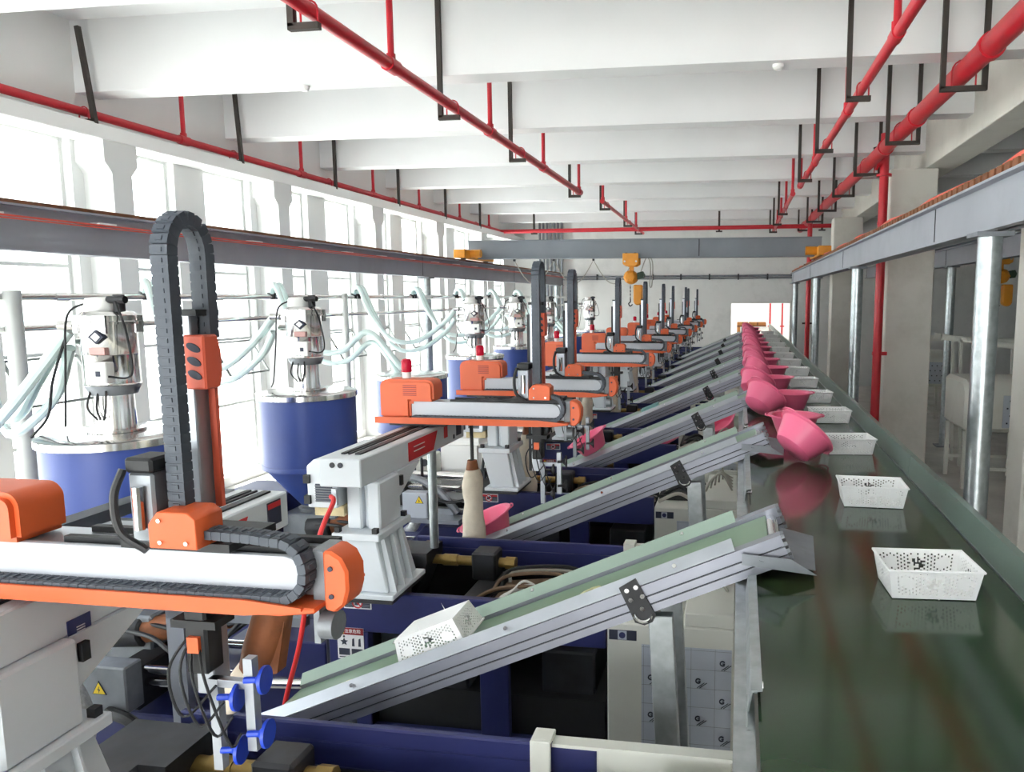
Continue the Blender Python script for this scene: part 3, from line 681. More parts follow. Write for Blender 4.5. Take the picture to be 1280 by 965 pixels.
# ================================================================== INJECTION MOULDING MACHINES
Y0 = 3.40   # near edge of the template machine (second in the row)
def machine():
    t = thing('injection_moulding_machine', (-2.0, Y0+.46, 0), 'x', 'machine', 'injection moulding machines in a row')
    y = Y0
    bd = B(-4.6, -.62, y+.08, y+.85, .0, .42).build('bed', 'navy', t, .01)
    B(-1.85, -.64, y+.06, y+.87, .42, .98).build('clamp_shade_box', 'black', t)  # black box standing in for the shade inside the clamp unit
    # near guard
    g = B(-2.08, -.62, y, y+.05, 1.29, 1.5).build('guard_rail', 'navy', t, .006)
    B(-2.08, -1.86, y, y+.05, .42, 1.29).build('guard_post', 'navy', t, .004)
    B(-1.27, -1.12, y+.005, y+.05, .42, 1.29).build('guard_post', 'navy', t, .004)
    B(-1.86, -.62, y+.015, y+.05, .42, .78).build('guard_skirt', 'navy', t, .004)
    sign_strip(-1.985, -1.835, 1.415, 1.48, y, t)
    sign_panel(-2.03, -1.885, 1.14, 1.31, y, t)
    # far guard, seen from inside
    B(-2.0, -.45, y+.9, y+.93, 1.34, 1.5).build('guard_rail', 'navy', t, .006)
    B(-2.0, -.66, y+.888, y+.9, 1.425, 1.44).build('guard_rib', 'navy', t)
    B(-2.0, -.62, y+.888, y+.9, .42, 1.34).build('guard_shade_sheet', 'black', t)  # black sheet painting the shade on the inner side of the guard
    B(-2.0, -.62, y+.9, y+.925, .42, 1.34).build('guard_panel', 'navy', t)
    B(-.45, .0, y+.9, y+.93, 1.27, 1.5).build('end_frame', 'cabinet_white', t, .006)
    B(-.45, .0, y+.885, y+.9, 1.27, 1.3).build('end_ledge', 'cabinet_white', t)
    MB().box(-.67, -.6, y+.865, y+.88, 1.05, 1.53).box(-.67, -.6, y+.88, y+.95, 1.515, 1.53).box(-.67, -.6, y+.935, y+.95, 1.3, 1.515).build('guard_strap', 'cabinet_white', t, .003)
    B(-.6, -.0, y+.89, y+.94, 1.5, 1.512).build('top_flange', 'cabinet_white', t)
    # platens, tie bars and mould
    B(-2.14, -1.9, y+.06, y+.86, .42, 1.49).build('fixed_platen', 'steel_dark', t, .012)
    MB().prism([(-1.9, 1.5), (-1.9, 1.2), (-1.8, 1.44), (-1.8, 1.5)], 'xz', y+.6, y+.84).build('platen_lug', 'steel_dark', t)
    B(-1.52, -1.36, y+.08, y+.84, .5, 1.33).build('moving_platen', 'steel_dark', t, .012)
    B(-1.55, -1.4, y+.66, y+.8, 1.33, 1.5).build('platen_ear', 'steel_dark', t, .012)
    B(-1.9, -1.7, y+.2, y+.66, .62, 1.2).build('mould', 'steel_mid', t, .01)
    B(-1.7, -1.52, y+.22, y+.64, .64, 1.18).build('mould', 'steel_dark', t, .01)
    for yy, z in ((.16, 1.25), (.74, 1.42), (.16, .62), (.74, .62)):
        tb = MB().cyl((-1.9, y+yy, z), (-1.36, y+yy, z), .029, n=14).build('tie_bar', 'brass', t)
        if z > 1: MB().cyl((-1.75, y+yy, z), (-1.66, y+yy, z), .035, n=14).build('bushing', 'brass', tb); MB().cyl((-1.36, y+yy, z), (-1.3, y+yy, z), .038, n=8).build('nut', 'brass', tb)
    for z in (.8, 1.15): MB().bar((-1.36, y+.46, z), (-.95, y+.46, z-.1+.2*(z > 1)), .3, .07).build('toggle_link', 'steel_dark', t)
    B(-.98, -.7, y+.12, y+.82, .5, 1.2).build('rear_platen', 'steel_dark', t, .01)
    MB().prism([(-1.34, 1.3), (-.75, 1.36), (-.75, 1.38), (-1.34, 1.32)], 'xz', y+.14, y+.72).build('cover_plate', 'hose_brown', t)
    for i in range(7):
        a = y+.2+.08*i; h = 1.39+.03*math.sin(i*1.7)
        MB().tube(smooth_path([(-1.5+.03*i, a, 1.32), (-1.3, a+.05, h), (-1.08+.02*i, a+.02*(i % 3), h+.04), (-.85, a+.1*(i % 2), h-.03), (-.66, y+.3+.04*i, 1.36)], 6), .011, 7).build('hydraulic_hose', ('hose_grey', 'hose_brown', 'black')[i % 3], t)
    for i in range(3):
        MB().tube(smooth_path([(-1.3, y+.2, 1.33), (-1.18-.02*i, y+.28, 1.44-.01*i), (-1.12+.03*i, y+.35, 1.47-.02*i), (-1.0, y+.4+.03*i, 1.36)], 6), .007, 6).build('wire', 'white_plastic', t)
    for i in range(4): B(-1.2+.16*i, -1.14+.16*i, y+.88, y+.888, 1.31, 1.325).build('label_plate', 'sign_white', t)
    # white end cabinet with protective film
    c = B(-.615, .0, y, y+.82, .3, 1.43).build('end_cabinet', 'cabinet_white', t, .008)
    B(-.24, -.0, y+.004, y+.82, 1.43, 1.5).build('cabinet_riser', 'cabinet_white', c, .006)
    f = B(-.445, -.012, y-.003, y, .45, 1.33).build('protective_film', 'film', t)
    m = MB()
    for i in range(4): m.box(-.436+i*.115, -.4345+i*.115, y-.0036, y-.003, .45, 1.33)
    for i in range(9): m.box(-.445, -.012, y-.0036, y-.003, .55+i*.096, .5515+i*.096)
    m.build('film_grid', 'steel_mid', f)
    k = 0
    for i in range(4):
        for j in range(9):
            if (i+j) % 2: continue
            cx = -.40+i*.115; cz = .59+j*.096
            if cx > -.03 or cz > 1.3: continue
            mm = MB()
            mm.tube([(cx+.011*math.cos(a), y-.0036, cz+.011*math.sin(a)) for a in [.5+5.2*q/14 for q in range(15)]], .0042, 4)
            mm.box(cx-.001, cx+.012, y-.005, y-.0035, cz-.004, cz+.001)
            for q in range(2): mm.bar((cx-.005+.012*q, y-.0036, cz-.036-.0*q), (cx+.03+.012*q, y-.0036, cz-.008), .001, .0035)
            mm.build('film_logo', 'ink', f); k += 1
    sg = B(-.605, -.47, y-.002, y, 1.345, 1.395).build('nameplate', 'ink', t)
    B(-.562, -.518, y-.003, y-.002, 1.347, 1.393).build('nameplate_field', 'film', sg)
    MB().cyl((-.54, y-.004, 1.37), (-.54, y-.003, 1.37), .016, n=14).build('nameplate_disc', 'sign_navy', sg)
    for i in range(4):
        MB().tube(smooth_path([(-.6, y+.12+.1*i, 1.44), (-.45, y+.15+.1*i, 1.5+.03*(i % 2)), (-.33, y+.1+.12*i, 1.47), (-.26, y+.2+.1*i, 1.5)], 6), .014, 7).build('hydraulic_hose', ('hose_grey', 'black')[i % 2], t)
    B(-.6, -.28, y+.2, y+.7, 1.431, 1.47).build('valve_block', 'black', t)
    for i in range(5):
        MB().tube(smooth_path([(-.24+.03*i, y+.25+.1*i, 1.5), (-.2+.02*i, y+.2+.1*i, 1.6), (-.12, y+.25+.1*i, 1.64-.02*i), (-.04, y+.3+.1*i, 1.5)], 6), .008, 6).build('loose_cable', 'hose_grey', t)
    # injection side
    B(-4.5, -2.2, y+.1, y+.84, .42, .66).build('slide_base', 'navy', t, .01)
    MB().prism([(-2.62, .66), (-2.62, 1.02), (-2.5, 1.16), (-2.16, 1.16), (-2.16, .66)], 'xz', y+.1, y+.8).build('injection_stand', 'navy', t, .008)
    B(-3.15, -2.62, y+.3, y+.84, .66, .86).build('injection_carriage', 'navy', t, .01)
    for yy in (.06, .84):
        cy = MB().cyl((-2.6, y+yy, .93), (-2.24, y+yy, .95), .032, n=14).build('pull_in_cylinder', 'chrome', t)
        MB().cyl((-2.24, y+yy, .95), (-2.2, y+yy, .95), .03, n=12).build('red_cap', 'sign_red', cy)
        MB().cyl((-2.63, y+yy, .93), (-2.58, y+yy, .93), .042, n=12).build('cylinder_head', 'steel_mid', cy)
    for yy, z in ((.1, .86), (.1, .93), (.5, .9)): MB().cyl((-3.28, y+yy, z), (-2.62, y+yy, z+.01), .026, n=12).build('guide_rod', 'chrome', t)
    B(-3.42, -3.25, y+.03, y+.62, .72, .96).build('rod_block', 'steel_dark', t, .01)
    bx = B(-3.56, -3.2, y-.1, y+.02, .78, 1.04).build('terminal_box', 'steel_mid', t, .008)
    tri_sign(-3.36, .91, y-.1, .05, t)
    m = MB(); m.cyl((-3.62, y+.3, 1.04), (-3.4, y+.3, 1.06), .1, n=8); m.build('hydraulic_motor', 'steel_dark', t, .012)
    B(-3.635, -3.62, y+.27, y+.33, 1.0, 1.1).build('motor_plate', 'sign_white', t)
    MB().cyl((-3.4, y+.3, 1.06), (-2.9, y+.34, 1.16), .075, .07, n=14).build('screw_drive', 'leather', t)
    MB().cyl((-3.3, y+.46, 1.2), (-2.14, y+.46, 1.22), .085, n=18).build('barrel', 'stainless', t)
    for x in (-3.0, -2.75, -2.5): MB().cyl((x, y+.46, 1.2), (x+.16, y+.46, 1.205), .1, n=18).build('heater_band', 'stainless', t)
    B(-3.85, -3.35, y+.26, y+.68, .66, 1.16).build('feed_block', 'steel_mid', t, .012)
    B(-3.0, -2.9, y-.02, y+.03, .66, 1.5).build('frame_post', 'aluminium', t)
    B(-3.0, -2.2, y-.02, y+.03, 1.3, 1.35).build('cable_tray', 'aluminium_dark', t)
    B(-4.45, -3.9, y+.14, y+.8, .66, 1.3).build('motor_housing', 'navy', t, .015)
    for i in range(4):
        MB().tube(smooth_path([(-2.2, y+.2+.1*i, 1.3), (-2.5, y+.05+.1*i, 1.36-.05*i), (-2.85, y+.1*i, 1.05+.06*i), (-3.2, y+.1+.12*i, 1.12), (-3.5, y+.2+.1*i, 1.1)], 6), .013, 7).build('cable', 'black', t)
    MB().tube(smooth_path([(-3.62, y-.25, 1.12), (-3.45, y-.28, 1.1), (-3.3, y-.3, .98), (-3.27, y-.3, .8), (-3.35, y-.28, .62), (-3.5, y-.1, .5)], 6), .055, 12).build('wrapped_hose', 'foil', t)
    MB().tube(smooth_path([(-3.3, y-.12, .8), (-3.12, y-.16, .78), (-2.98, y-.18, .66), (-2.95, y-.15, .5)], 6), .03, 10).build('black_hose', 'black', t)
    return t
mach = machine()
NM = 11
FINE = ('print_line', 'nut', 'label_plate', 'film_logo', 'film_grid', 'burst_pictogram', 'head_pictogram', 'press_pictogram', 'hand_pictogram', 'black_field', 'lettering', 'wire', 'bolt_pictogram', 'nameplate_disc', 'nameplate_field', 'motor_plate', 'guide_rod', 'cable', 'black_hose', 'hydraulic_hose', 'loose_cable')
MACH = []
for k in range(NM):
    o = mach if k == 0 else copy_tree(mach, None, () if k < 4 else FINE)
    MACH.append(o)
order = [1, 0]+list(range(2, NM))
for k, o in zip(order, MACH):
    o.location.y = 1.38+2.02*k+.46
    if 2 <= k < 8:
        y = 1.38+2.02*k
        B(-2.44, -2.06, y+.3, y+.72, 1.29, 1.84).build('nozzle_cover', 'white_plastic', o, .05, seg=3)
        gb = B(-2.62, -2.46, y+.25, y+.4, 1.29, 1.72).build('gauge_box', 'cabinet_white', o, .01)
        for z in (1.55, 1.65): MB().cyl((-2.54, y+.235, z), (-2.54, y+.25, z), .03, n=12).build('gauge', 'steel_dark', gb)
        jb = B(-2.56, -2.36, y-.14, y-.04, 1.3, 1.5).build('junction_box', 'film', o, .006)
        tri_sign(-2.42, 1.44, y-.14, .04, o)
        B(-2.75, -2.1, y-.16, y+.0, 1.27, 1.3).build('box_shelf', 'aluminium', o)
        for z, r_ in ((1.46, .03), (1.56, .035)): MB().cyl((-2.75, y+.2, z), (-1.98, y+.2, z), r_, n=12).build('guide_rod', 'stainless', o)
        for q in (-2.7, -2.02): B(q-.03, q+.03, y+.14, y+.26, 1.26, 1.62).build('rod_bracket', 'steel_dark', o)
        MB().tube(smooth_path([(-2.5, y+.1, 1.72), (-2.42, y-.02, 1.5), (-2.2, y-.08, 1.42), (-2.0, y-.02, 1.5), (-1.96, y+.05, 1.75)], 8), .012, 8).build('cable', 'black', o)
        MB().tube(smooth_path([(-2.7, y+.05, 1.55), (-2.5, y+.0, 1.58), (-2.3, y-.02, 1.48), (-2.16, y-.02, 1.32)], 8), .03, 8).build('hose', 'steel_mid', o)
    o['label'] = ('navy injection moulding machine at the bottom edge of the picture, nearest the camera' if k == 0 else
                  'navy injection moulding machine with warning stickers beside the nearest inclined conveyor' if k == 1 else
                  '%s navy injection moulding machine from the camera along the row' % ORD[k])

# ================================================================== TAKE-OUT ROBOTS
def link_mesh(L, w, th):
    m = MB().box(-L*.5, L*.5, -w/2+.001, w/2-.001, -th*.44, th*.44).box(-L*.42, L*.42, -w/2, w/2, -th/2, th/2).box(-L*.22, L*.22, -w*.2, w*.2, th/2, th/2+.0025).box(-L*.22, L*.22, -w*.2, w*.2, -th/2-.0025, -th/2)
    me = m.mesh('chain_link', smooth=False); me.materials.append(MATS['chain_black']); return me, m
def resample(pts, pitch):
    pts = [Vector(p) for p in pts]; out = []; acc = 0.0; nxt = pitch/2
    for a, b in zip(pts[:-1], pts[1:]):
        L = (b-a).length
        while acc+L >= nxt:
            out.append((a.lerp(b, (nxt-acc)/L), (b-a).normalized())); nxt += pitch
        acc += L
    return out
def chain(path, pitch, w, th, wdir, parent, single_links):
    wd = Vector(wdir); sm = resample(path, pitch); me, proto = link_mesh(pitch, w, th)
    off = root_loc(parent)
    if single_links:
        for p, d in sm:
            o = bpy.data.objects.new('chain_link', me); COL.objects.link(o); o.parent = parent
            R = Matrix((d, wd, d.cross(wd))).transposed()
            o.matrix_basis = Matrix.Translation(p-off)@R.to_4x4()
    else:
        m = MB()
        for p, d in sm:
            R = Matrix((d, wd, d.cross(wd))).transposed()
            m.add([p+R@Vector(v) for v in proto.v], proto.f)
        m.build('drag_chain', 'chain_black', parent)
def robot(k, s, tx, single_links):
    """k: machine number, s: Y of the arm front, tx: X of the vertical arm"""
    yr = 1.28 if k == 0 else 1.12+2.02*k
    t = thing('take_out_robot', (-1.78, yr+.2, 1.54), 'x', 'robot', 'orange take-out robots on the machines')
    # column on the platen
    B(-2.1, -1.62, yr+.06, yr+.44, 1.535, 1.56).build('platen_bracket', 'steel_dark', t, .004)
    B(-1.87, -1.61, yr+.05, yr+.42, 1.56, 1.585).build('base_flange', 'robot_white', t, .004)
    V = [(-1.83, yr+.08, 1.585), (-1.65, yr+.08, 1.585), (-1.65, yr+.4, 1.585), (-1.83, yr+.4, 1.585), (-1.89, yr+.06, 1.85), (-1.69, yr+.06, 1.85), (-1.70, yr+.36, 1.85), (-1.89, yr+.36, 1.85)]
    MB().add(V, [(0, 3, 2, 1), (4, 5, 6, 7), (0, 1, 5, 4), (1, 2, 6, 5), (2, 3, 7, 6), (3, 0, 4, 7)]).build('pedestal', 'robot_white', t, .006)
    for yy in (.1, .19, .28): MB().add([(-1.65, yr+yy, 1.585), (-1.69, yr+yy, 1.85), (-1.67, yr+yy, 1.85), (-1.615, yr+yy, 1.585), (-1.65, yr+yy+.008, 1.585), (-1.69, yr+yy+.008, 1.85), (-1.67, yr+yy+.008, 1.85), (-1.615, yr+yy+.008, 1.585)], [(0, 1, 2, 3), (7, 6, 5, 4), (0, 4, 5, 1), (1, 5, 6, 2), (2, 6, 7, 3), (3, 7, 4, 0)]).build('pedestal_rib', 'robot_white', t)
    B(-1.905, -1.665, yr+.04, yr+.39, 1.85, 1.885).build('mounting_plate', 'robot_white', t, .004)
    for a in (-1.895, -1.705):
        for b in (yr+.05, yr+.35): B(a, a+.025, b, b+.025, 1.885, 1.91).build('clamp_bolt', 'black', t)
    m = MB(); m.box(-1.86, -1.785, yr+.11, yr+.33, 1.885, 2.12).box(-1.785, -1.755, yr+.14, yr+.3, 1.885, 2.12).box(-1.755, -1.69, yr+.11, yr+.33, 1.885, 2.12)
    m.build('column', 'robot_white', t, .008)
    MB().prism([(yr+.33, 2.12), (yr+.62, 2.12), (yr+.33, 1.97)], 'yz', -1.74, -1.71).build('gusset', 'robot_white', t)
    B(-1.7, -1.685, yr+.335, yr+.36, 2.05, 2.1).build('buffer', 'black', t)
    MB().cyl((-1.8, yr+.98, 1.5), (-1.8, yr+.98, 2.12), .026, n=12).build('rail_support', 'galvanised', t)
    # traverse rail along the hall
    rl = MB().prism([(-1.93, 2.12), (-1.72, 2.12), (-1.72, 2.255), (-1.93, 2.255)], 'xz', yr, yr+1.3).build('traverse_rail', 'robot_white', t, .006)
    for a, b in ((-1.87, -1.85), (-1.835, -1.825), (-1.8, -1.77)): B(a, b, yr+.1, yr+1.27, 2.255, 2.262).build('rail_track', 'steel_dark', rl)
    for a in (-1.86, -1.82): MB().cyl((a, yr-.004, 2.225), (a, yr+.01, 2.225), .013, n=10).build('end_screw', 'steel_dark', rl)
    if k:
        MB().prism([(yr+.5, 2.135), (yr+.82, 2.135), (yr+.88, 2.235), (yr+.5, 2.235)], 'yz', -1.72, -1.717).build('red_label', 'sign_red', rl)
        for z in (2.175, 2.2): B(-1.717, -1.7155, yr+.56, yr+.7, z, z+.005).build('lettering', 'sign_white', rl)
        B(-1.72, -1.717, yr+.98, yr+1.03, 2.17, 2.235).build('small_label', 'sign_red', rl)
    else:
        st = B(-1.72, -1.717, yr+.33, yr+.4, 2.09, 2.16).build('blue_sticker', 'sign_navy', t)
        for i in range(5): B(-1.717, -1.7158, yr+.355, yr+.38, 2.105+.007*i, 2.108+.007*i).build('print_line', 'sign_white', st)
        MB().prism([(yr+.62, 2.13), (yr+1.0, 2.13), (yr+1.06, 2.225), (yr+.62, 2.225)], 'yz', -1.72, -1.717).build('red_label', 'sign_red', rl)
        text('CFM', .075, 'ink', rl, (-1.716, yr+.87, 2.172), (0, 1, 0), (0, 0, 1), bold=.001)
    B(-1.72, -1.717, yr+1.17, yr+1.25, 2.15, 2.24).build('notice_label', 'ink', rl)
    B(-1.7172, -1.7155, yr+1.172, yr+1.248, 2.215, 2.235).build('notice_header', 'sign_red', rl)
    B(-1.72, -1.717, yr+1.12, yr+1.14, 2.14, 2.165).build('notice_mark', 'ink', rl)
    # control box
    cb = MB().prism([(-2.03, 2.0), (-1.88, 2.0), (-1.88, 2.118), (-1.935, 2.118), (-1.935, 2.235), (-1.99, 2.235), (-2.03, 2.2)], 'xz', yr+.06, yr+.55).build('control_box', 'robot_white', t, .005)
    B(-1.985, -1.9, yr+.055, yr+.06, 2.03, 2.117).build('vent', 'ink', cb)
    for i in range(7): B(-1.985, -1.9, yr+.05, yr+.055, 2.034+.012*i, 2.038+.012*i).build('louvre', 'steel_mid', cb)
    for z in (2.02, 2.12): B(-2.04, -2.01, yr+.045, yr+.09, z, z+.04).build('corner_buffer', 'black', cb)
    B(-1.895, -1.87, yr+.04, yr+.06, 2.02, 2.1).build('air_regulator', 'aluminium', cb)
    B(-2.02, -1.87, yr+.1, yr+.5, 1.95, 2.0).build('box_tray', 'tan', cb)
    if k == 0:
        B(-2.13, -2.06, yr+.33, yr+1.3, 2.26, 2.3).build('cable_tray', 'chain_black', t)
        B(-2.0, -1.96, yr+.33, yr+1.3, 2.2, 2.23).build('cable_tray', 'steel_mid', t)
        for q in (.4, .85, 1.25): B(-2.14, -1.93, yr+q, yr+q+.03, 2.23, 2.26).build('tray_bracket', 'steel_mid', t)
    # carriage on the rail
    B(-2.0, -1.66, s+.02, s+.3, 2.262, 2.283).build('carriage_plate', 'steel_dark', t)
    # cross arm
    MB().prism([(-2.06, 2.283), (-1.02, 2.283), (-.93, 2.295), (-.93, 2.306), (-2.06, 2.306)], 'xz', s-.03, s+.2).build('base_plate', 'orange', t, .003)
    MB().prism([(-2.06, 2.283), (-1.1, 2.283), (-.96, 2.3), (-.96, 2.308), (-1.1, 2.319), (-2.06, 2.319)], 'xz', s-.036, s-.028).build('front_lip', 'orange', t)
    MB().prism([(-1.86, 2.312), (-1.03, 2.312)]+arc((-1.03, 2.36), .045, -PI/2, PI/2, 8)+[(-1.03, 2.405), (-1.86, 2.405)], 'xz', s+.02, s+.035).build('side_cover', 'plate_white', t, .003)
    B(-1.86, -.96, s+.036, s+.16, 2.31, 2.4).build('arm_beam', 'aluminium', t)
    for yy in (.05, .13): B(-1.64, -.96, s+yy, s+yy+.02, 2.4, 2.415).build('linear_guide', 'black', t)
    hs = MB().prism([(-2.045, 2.306), (-1.86, 2.306), (-1.86, 2.405), (-1.72, 2.405)]+arc((-1.76, 2.49), .04, 0, PI/2, 5)+arc((-2.0, 2.485), .045, PI/2, PI, 5), 'xz', s, s+.15).build('drive_housing', 'orange', t, .014, seg=2)
    for i in range(6): B(-1.9, -1.82, s-.002, s+.004, 2.44+.011*i, 2.444+.011*i).build('vent_slit', 'dark_red', hs)
    bc = MB().cyl((-1.92, s+.1, 2.53), (-1.92, s+.1, 2.565), .026, n=14).build('beacon_base', 'white_plastic', t)
    MB().lathe([(.028, 0), (.03, .005), (.03, .06), (.024, .075), (.001, .08)], (-1.92, s+.1, 2.565), 16).build('beacon_lamp', 'red_lamp', bc)
    B(-.965, -.925, s+.02, s+.1, 2.29, 2.425).build('end_block', 'steel_mid', t, .004)
    MB().prism([(-.925, 2.29), (-.9, 2.285), (-.875, 2.305), (-.865, 2.34), (-.865, 2.385), (-.88, 2.415), (-.905, 2.43), (-.925, 2.43)], 'xz', s, s+.08).build('end_cap', 'orange', t, .006)
    for z in (2.325, 2.39): MB().cyl((-.905, s-.004, z), (-.905, s+.001, z), .006, n=8).build('cap_screw', 'ink', t)
    MB().box(-.965, -.95, s+.02, s+.06, 2.2, 2.29).cyl((-.95, s+.04, 2.24), (-.915, s+.04, 2.24), .034, n=14).build('wrist_motor', 'steel_mid', t)
    # carriage of the vertical arm
    cx = tx
    B(cx-.16, cx+.12, s-.005, s+.17, 2.415, 2.435).build('slide_plate', 'black', t)
    MB().prism([(cx-.045, 2.435), (cx+.075, 2.435), (cx+.075, 2.505), (cx+.055, 2.52), (cx-.02, 2.52), (cx-.045, 2.49)], 'xz', s-.05, s+.04).build('slide_cover', 'orange', t, .002)
    for a, b in ((-.015, 2.45), (.05, 2.45), (-.015, 2.5)): MB().cyl((cx+a, s-.054, b), (cx+a, s-.05, b), .005, n=8).build('cover_screw', 'chrome', t)
    mo = B(cx-.115, cx-.05, s-.02, s+.05, 2.435, 2.6).build('servo_motor', 'aluminium_dark', t, .006)
    B(cx-.118, cx-.047, s-.025, s+.055, 2.6, 2.635).build('motor_cap', 'black', mo, .006)
    MB().cyl((cx-.082, s-.03, 2.47), (cx-.082, s-.03, 2.57), .012, n=10).build('motor_tube', 'chrome', mo)
    MB().tube(smooth_path([(cx-.115, s-.03, 2.61), (cx-.125, s-.05, 2.55), (cx-.115, s-.05, 2.47), (cx-.06, s-.04, 2.425)], 6), .009, 8).build('motor_cable', 'black', mo)
    # vertical arm with its own drag chain
    B(tx-.075, tx-.025, s+.1, s+.16, 2.0, 2.96).build('vertical_arm', 'aluminium', t, .003)
    B(tx-.095, tx-.078, s+.11, s+.15, 2.0, 2.9).build('gear_rack', 'black', t)
    B(tx-.02, tx-.002, s+.14, s+.152, 2.48, 2.8).build('arm_strip', 'salmon', t)
    hd = MB().prism([(s+.09, 2.78), (s+.14, 2.78), (s+.152, 2.81), (s+.152, 2.87), (s+.14, 2.91), (s+.09, 2.91)], 'yz', tx-.04, tx+.015).build('chain_holder', 'salmon', t, .004)
    for z in (2.815, 2.847, 2.88):
        MB().prism([(tx-.012+.018*math.cos(a), z+.010*math.sin(a)-.006*math.cos(a)) for a in [2*PI*i/14 for i in range(14)]], 'xz', s+.088, s+.0905).build('oval_hole', 'ink', hd)
    B(tx-.08, tx+.0, s+.09, s+.17, 2.955, 2.97).build('arm_cap', 'black', t)
    ya, yb = s+.022, s+.142
    path = [(tx-.015, ya, 2.44), (tx-.015, ya, 3.1)]+[(tx-.015, (ya+yb)/2+.06*math.cos(a), 3.1+.08*math.sin(a)) for a in [PI-PI*i/12 for i in range(1, 12)]]+[(tx-.015, yb, 3.1), (tx-.015, yb, 2.9)]
    chain(path, .0225, .044, .032, (1, 0, 0), t, single_links)
    hx = -1.03; rz = .07; zc = 2.384
    path = [(tx+.07, s+.0, 2.462), (hx-.06, s+.0, 2.458), (hx, s, zc+rz-.002)]+[(hx+rz*math.cos(a), s+.0, zc+rz*math.sin(a)) for a in [PI/2-PI*i/12 for i in range(1, 12)]]+[(hx, s, 2.316), (-1.85, s, 2.316)]
    chain(path, .0235, .05, .02, (0, -1, 0), t, single_links)
    # gripper
    gx = tx+.03; gy = s+.08
    B(gx-.09, gx-.03, gy-.03, gy+.03, 2.08, 2.3).build('wrist_block', 'black', t, .006)
    B(gx-.12, gx+.0, gy-.035, gy+.035, 2.2, 2.22).build('wrist_flange', 'black', t)
    B(gx-.075, gx-.045, gy-.04, gy-.03, 2.14, 2.18).build('wrist_label', 'orange', t)
    for dx, dz in ((-.035, 0), (.062, .06)):
        B(gx+dx-.012, gx+dx+.012, gy-.012, gy+.012, 1.82+dz, 2.06+dz).build('gripper_profile', 'aluminium' if k == 0 else 'aluminium_dark', t)
    B(gx-.05, gx+.075, gy-.01, gy+.01, 2.04, 2.06).build('gripper_profile', 'aluminium' if k == 0 else 'aluminium_dark', t)
    for dx, dz in ((.03, 2.02), (.03, 1.88), (.105, 2.07), (.105, 1.93)):
        c = Vector((gx+dx, gy-.01, dz)); n = Vector((.98, .15, .03)).normalized()
        cpz = MB().cyl(c-n*.05, c, .008, n=8).cyl(c-n*.02, c-n*.004, .01, .026, n=14).cyl(c-n*.004, c+n*.004, .034, n=20).build('suction_cup', 'cup_blue' if k == 0 else 'black', t)
    for i in range(4):
        MB().tube(smooth_path([(gx-.07, gy, 2.2), (gx-.12+.03*i, gy-.05, 2.1), (gx-.09+.04*i, gy-.05, 1.98-.02*i), (gx-.02+.02*i, gy-.02, 2.05-.04*i)], 6), .0035, 6).build('air_tube', 'black', t)
    # runner gripper in its sleeve
    lx = tx-.02 if k == 0 else -1.67
    ly = s+.26 if k == 0 else s+.46
    if k == 0:
        sl = MB().tube(smooth_path([(-1.2, ly, 2.27), (-1.235, ly, 2.15), (-1.28, ly, 2.03), (-1.295, ly, 1.99)], 5), 0, 12, rs=[.048, .05, .05, .05, .05, .05, .052, .052, .052, .052, .05, .048, .048, .046, .046, .044])
        so = sl.build('leather_sleeve', 'leather', t, label='brown leather sleeve under the arm')
        MB().prism([(-1.24, 2.1), (-1.19, 2.14), (-1.22, 1.99), (-1.26, 1.98)], 'xz', ly-.02, ly+.02).build('sleeve_flap', 'leather', so)
        MB().tube(smooth_path([(-1.29, ly, 2.02), (-1.33, ly, 1.96), (-1.36, ly, 1.92), (-1.39, ly, 1.87)], 5), 0, 12, rs=[.03, .032, .034, .036, .037, .038, .038, .038, .037, .037, .037, .036, .034, .033, .032, .03]).build('cloth_sleeve', 'cloth', t, label='off-white cloth sleeve below the leather one')
    else:
        MB().cyl((lx, ly, 2.29), (lx, ly, 1.95), .012, n=8).bar((lx, s+.15, 2.29), (lx, ly+.02, 2.29), .03, .02).build('runner_rod', 'steel_dark', t)
        MB().cyl((lx, ly, 1.97), (lx, ly, 1.9), .03, .042, n=12).build('sleeve_mouth', 'leather', t)
        MB().tube([(lx+.004*math.sin(i*1.9), ly, 1.91-.054*i) for i in range(11)], 0, 16, rs=[.045, .062, .067, .062, .058, .062, .068, .071, .074, .072, .074]).build('cloth_sleeve', 'cloth', t, label='long off-white cloth sleeve hanging under the arm')
    return t
RS = [(0, 1.50, -1.27), (1, 3.98, -1.10), (2, 5.22, -1.19), (3, 7.58, -1.24), (4, 9.5, -1.2), (5, 11.3, -1.15), (6, 13.5, -1.2), (7, 15.3, -1.1), (8, 17.5, -1.2), (9, 19.4, -1.1)]
RL = ['nearest take-out robot with orange cap and long black drag chain at the left', 'orange take-out robot with a red beacon above the white column, second from the camera', 'third orange take-out robot from the camera, with red beacon']
for k, s, tx in RS:
    r = robot(k, s, tx, k == 0)
    r['label'] = RL[k] if k < 3 else '%s take-out robot from the camera, farther down the row' % ORD[k]

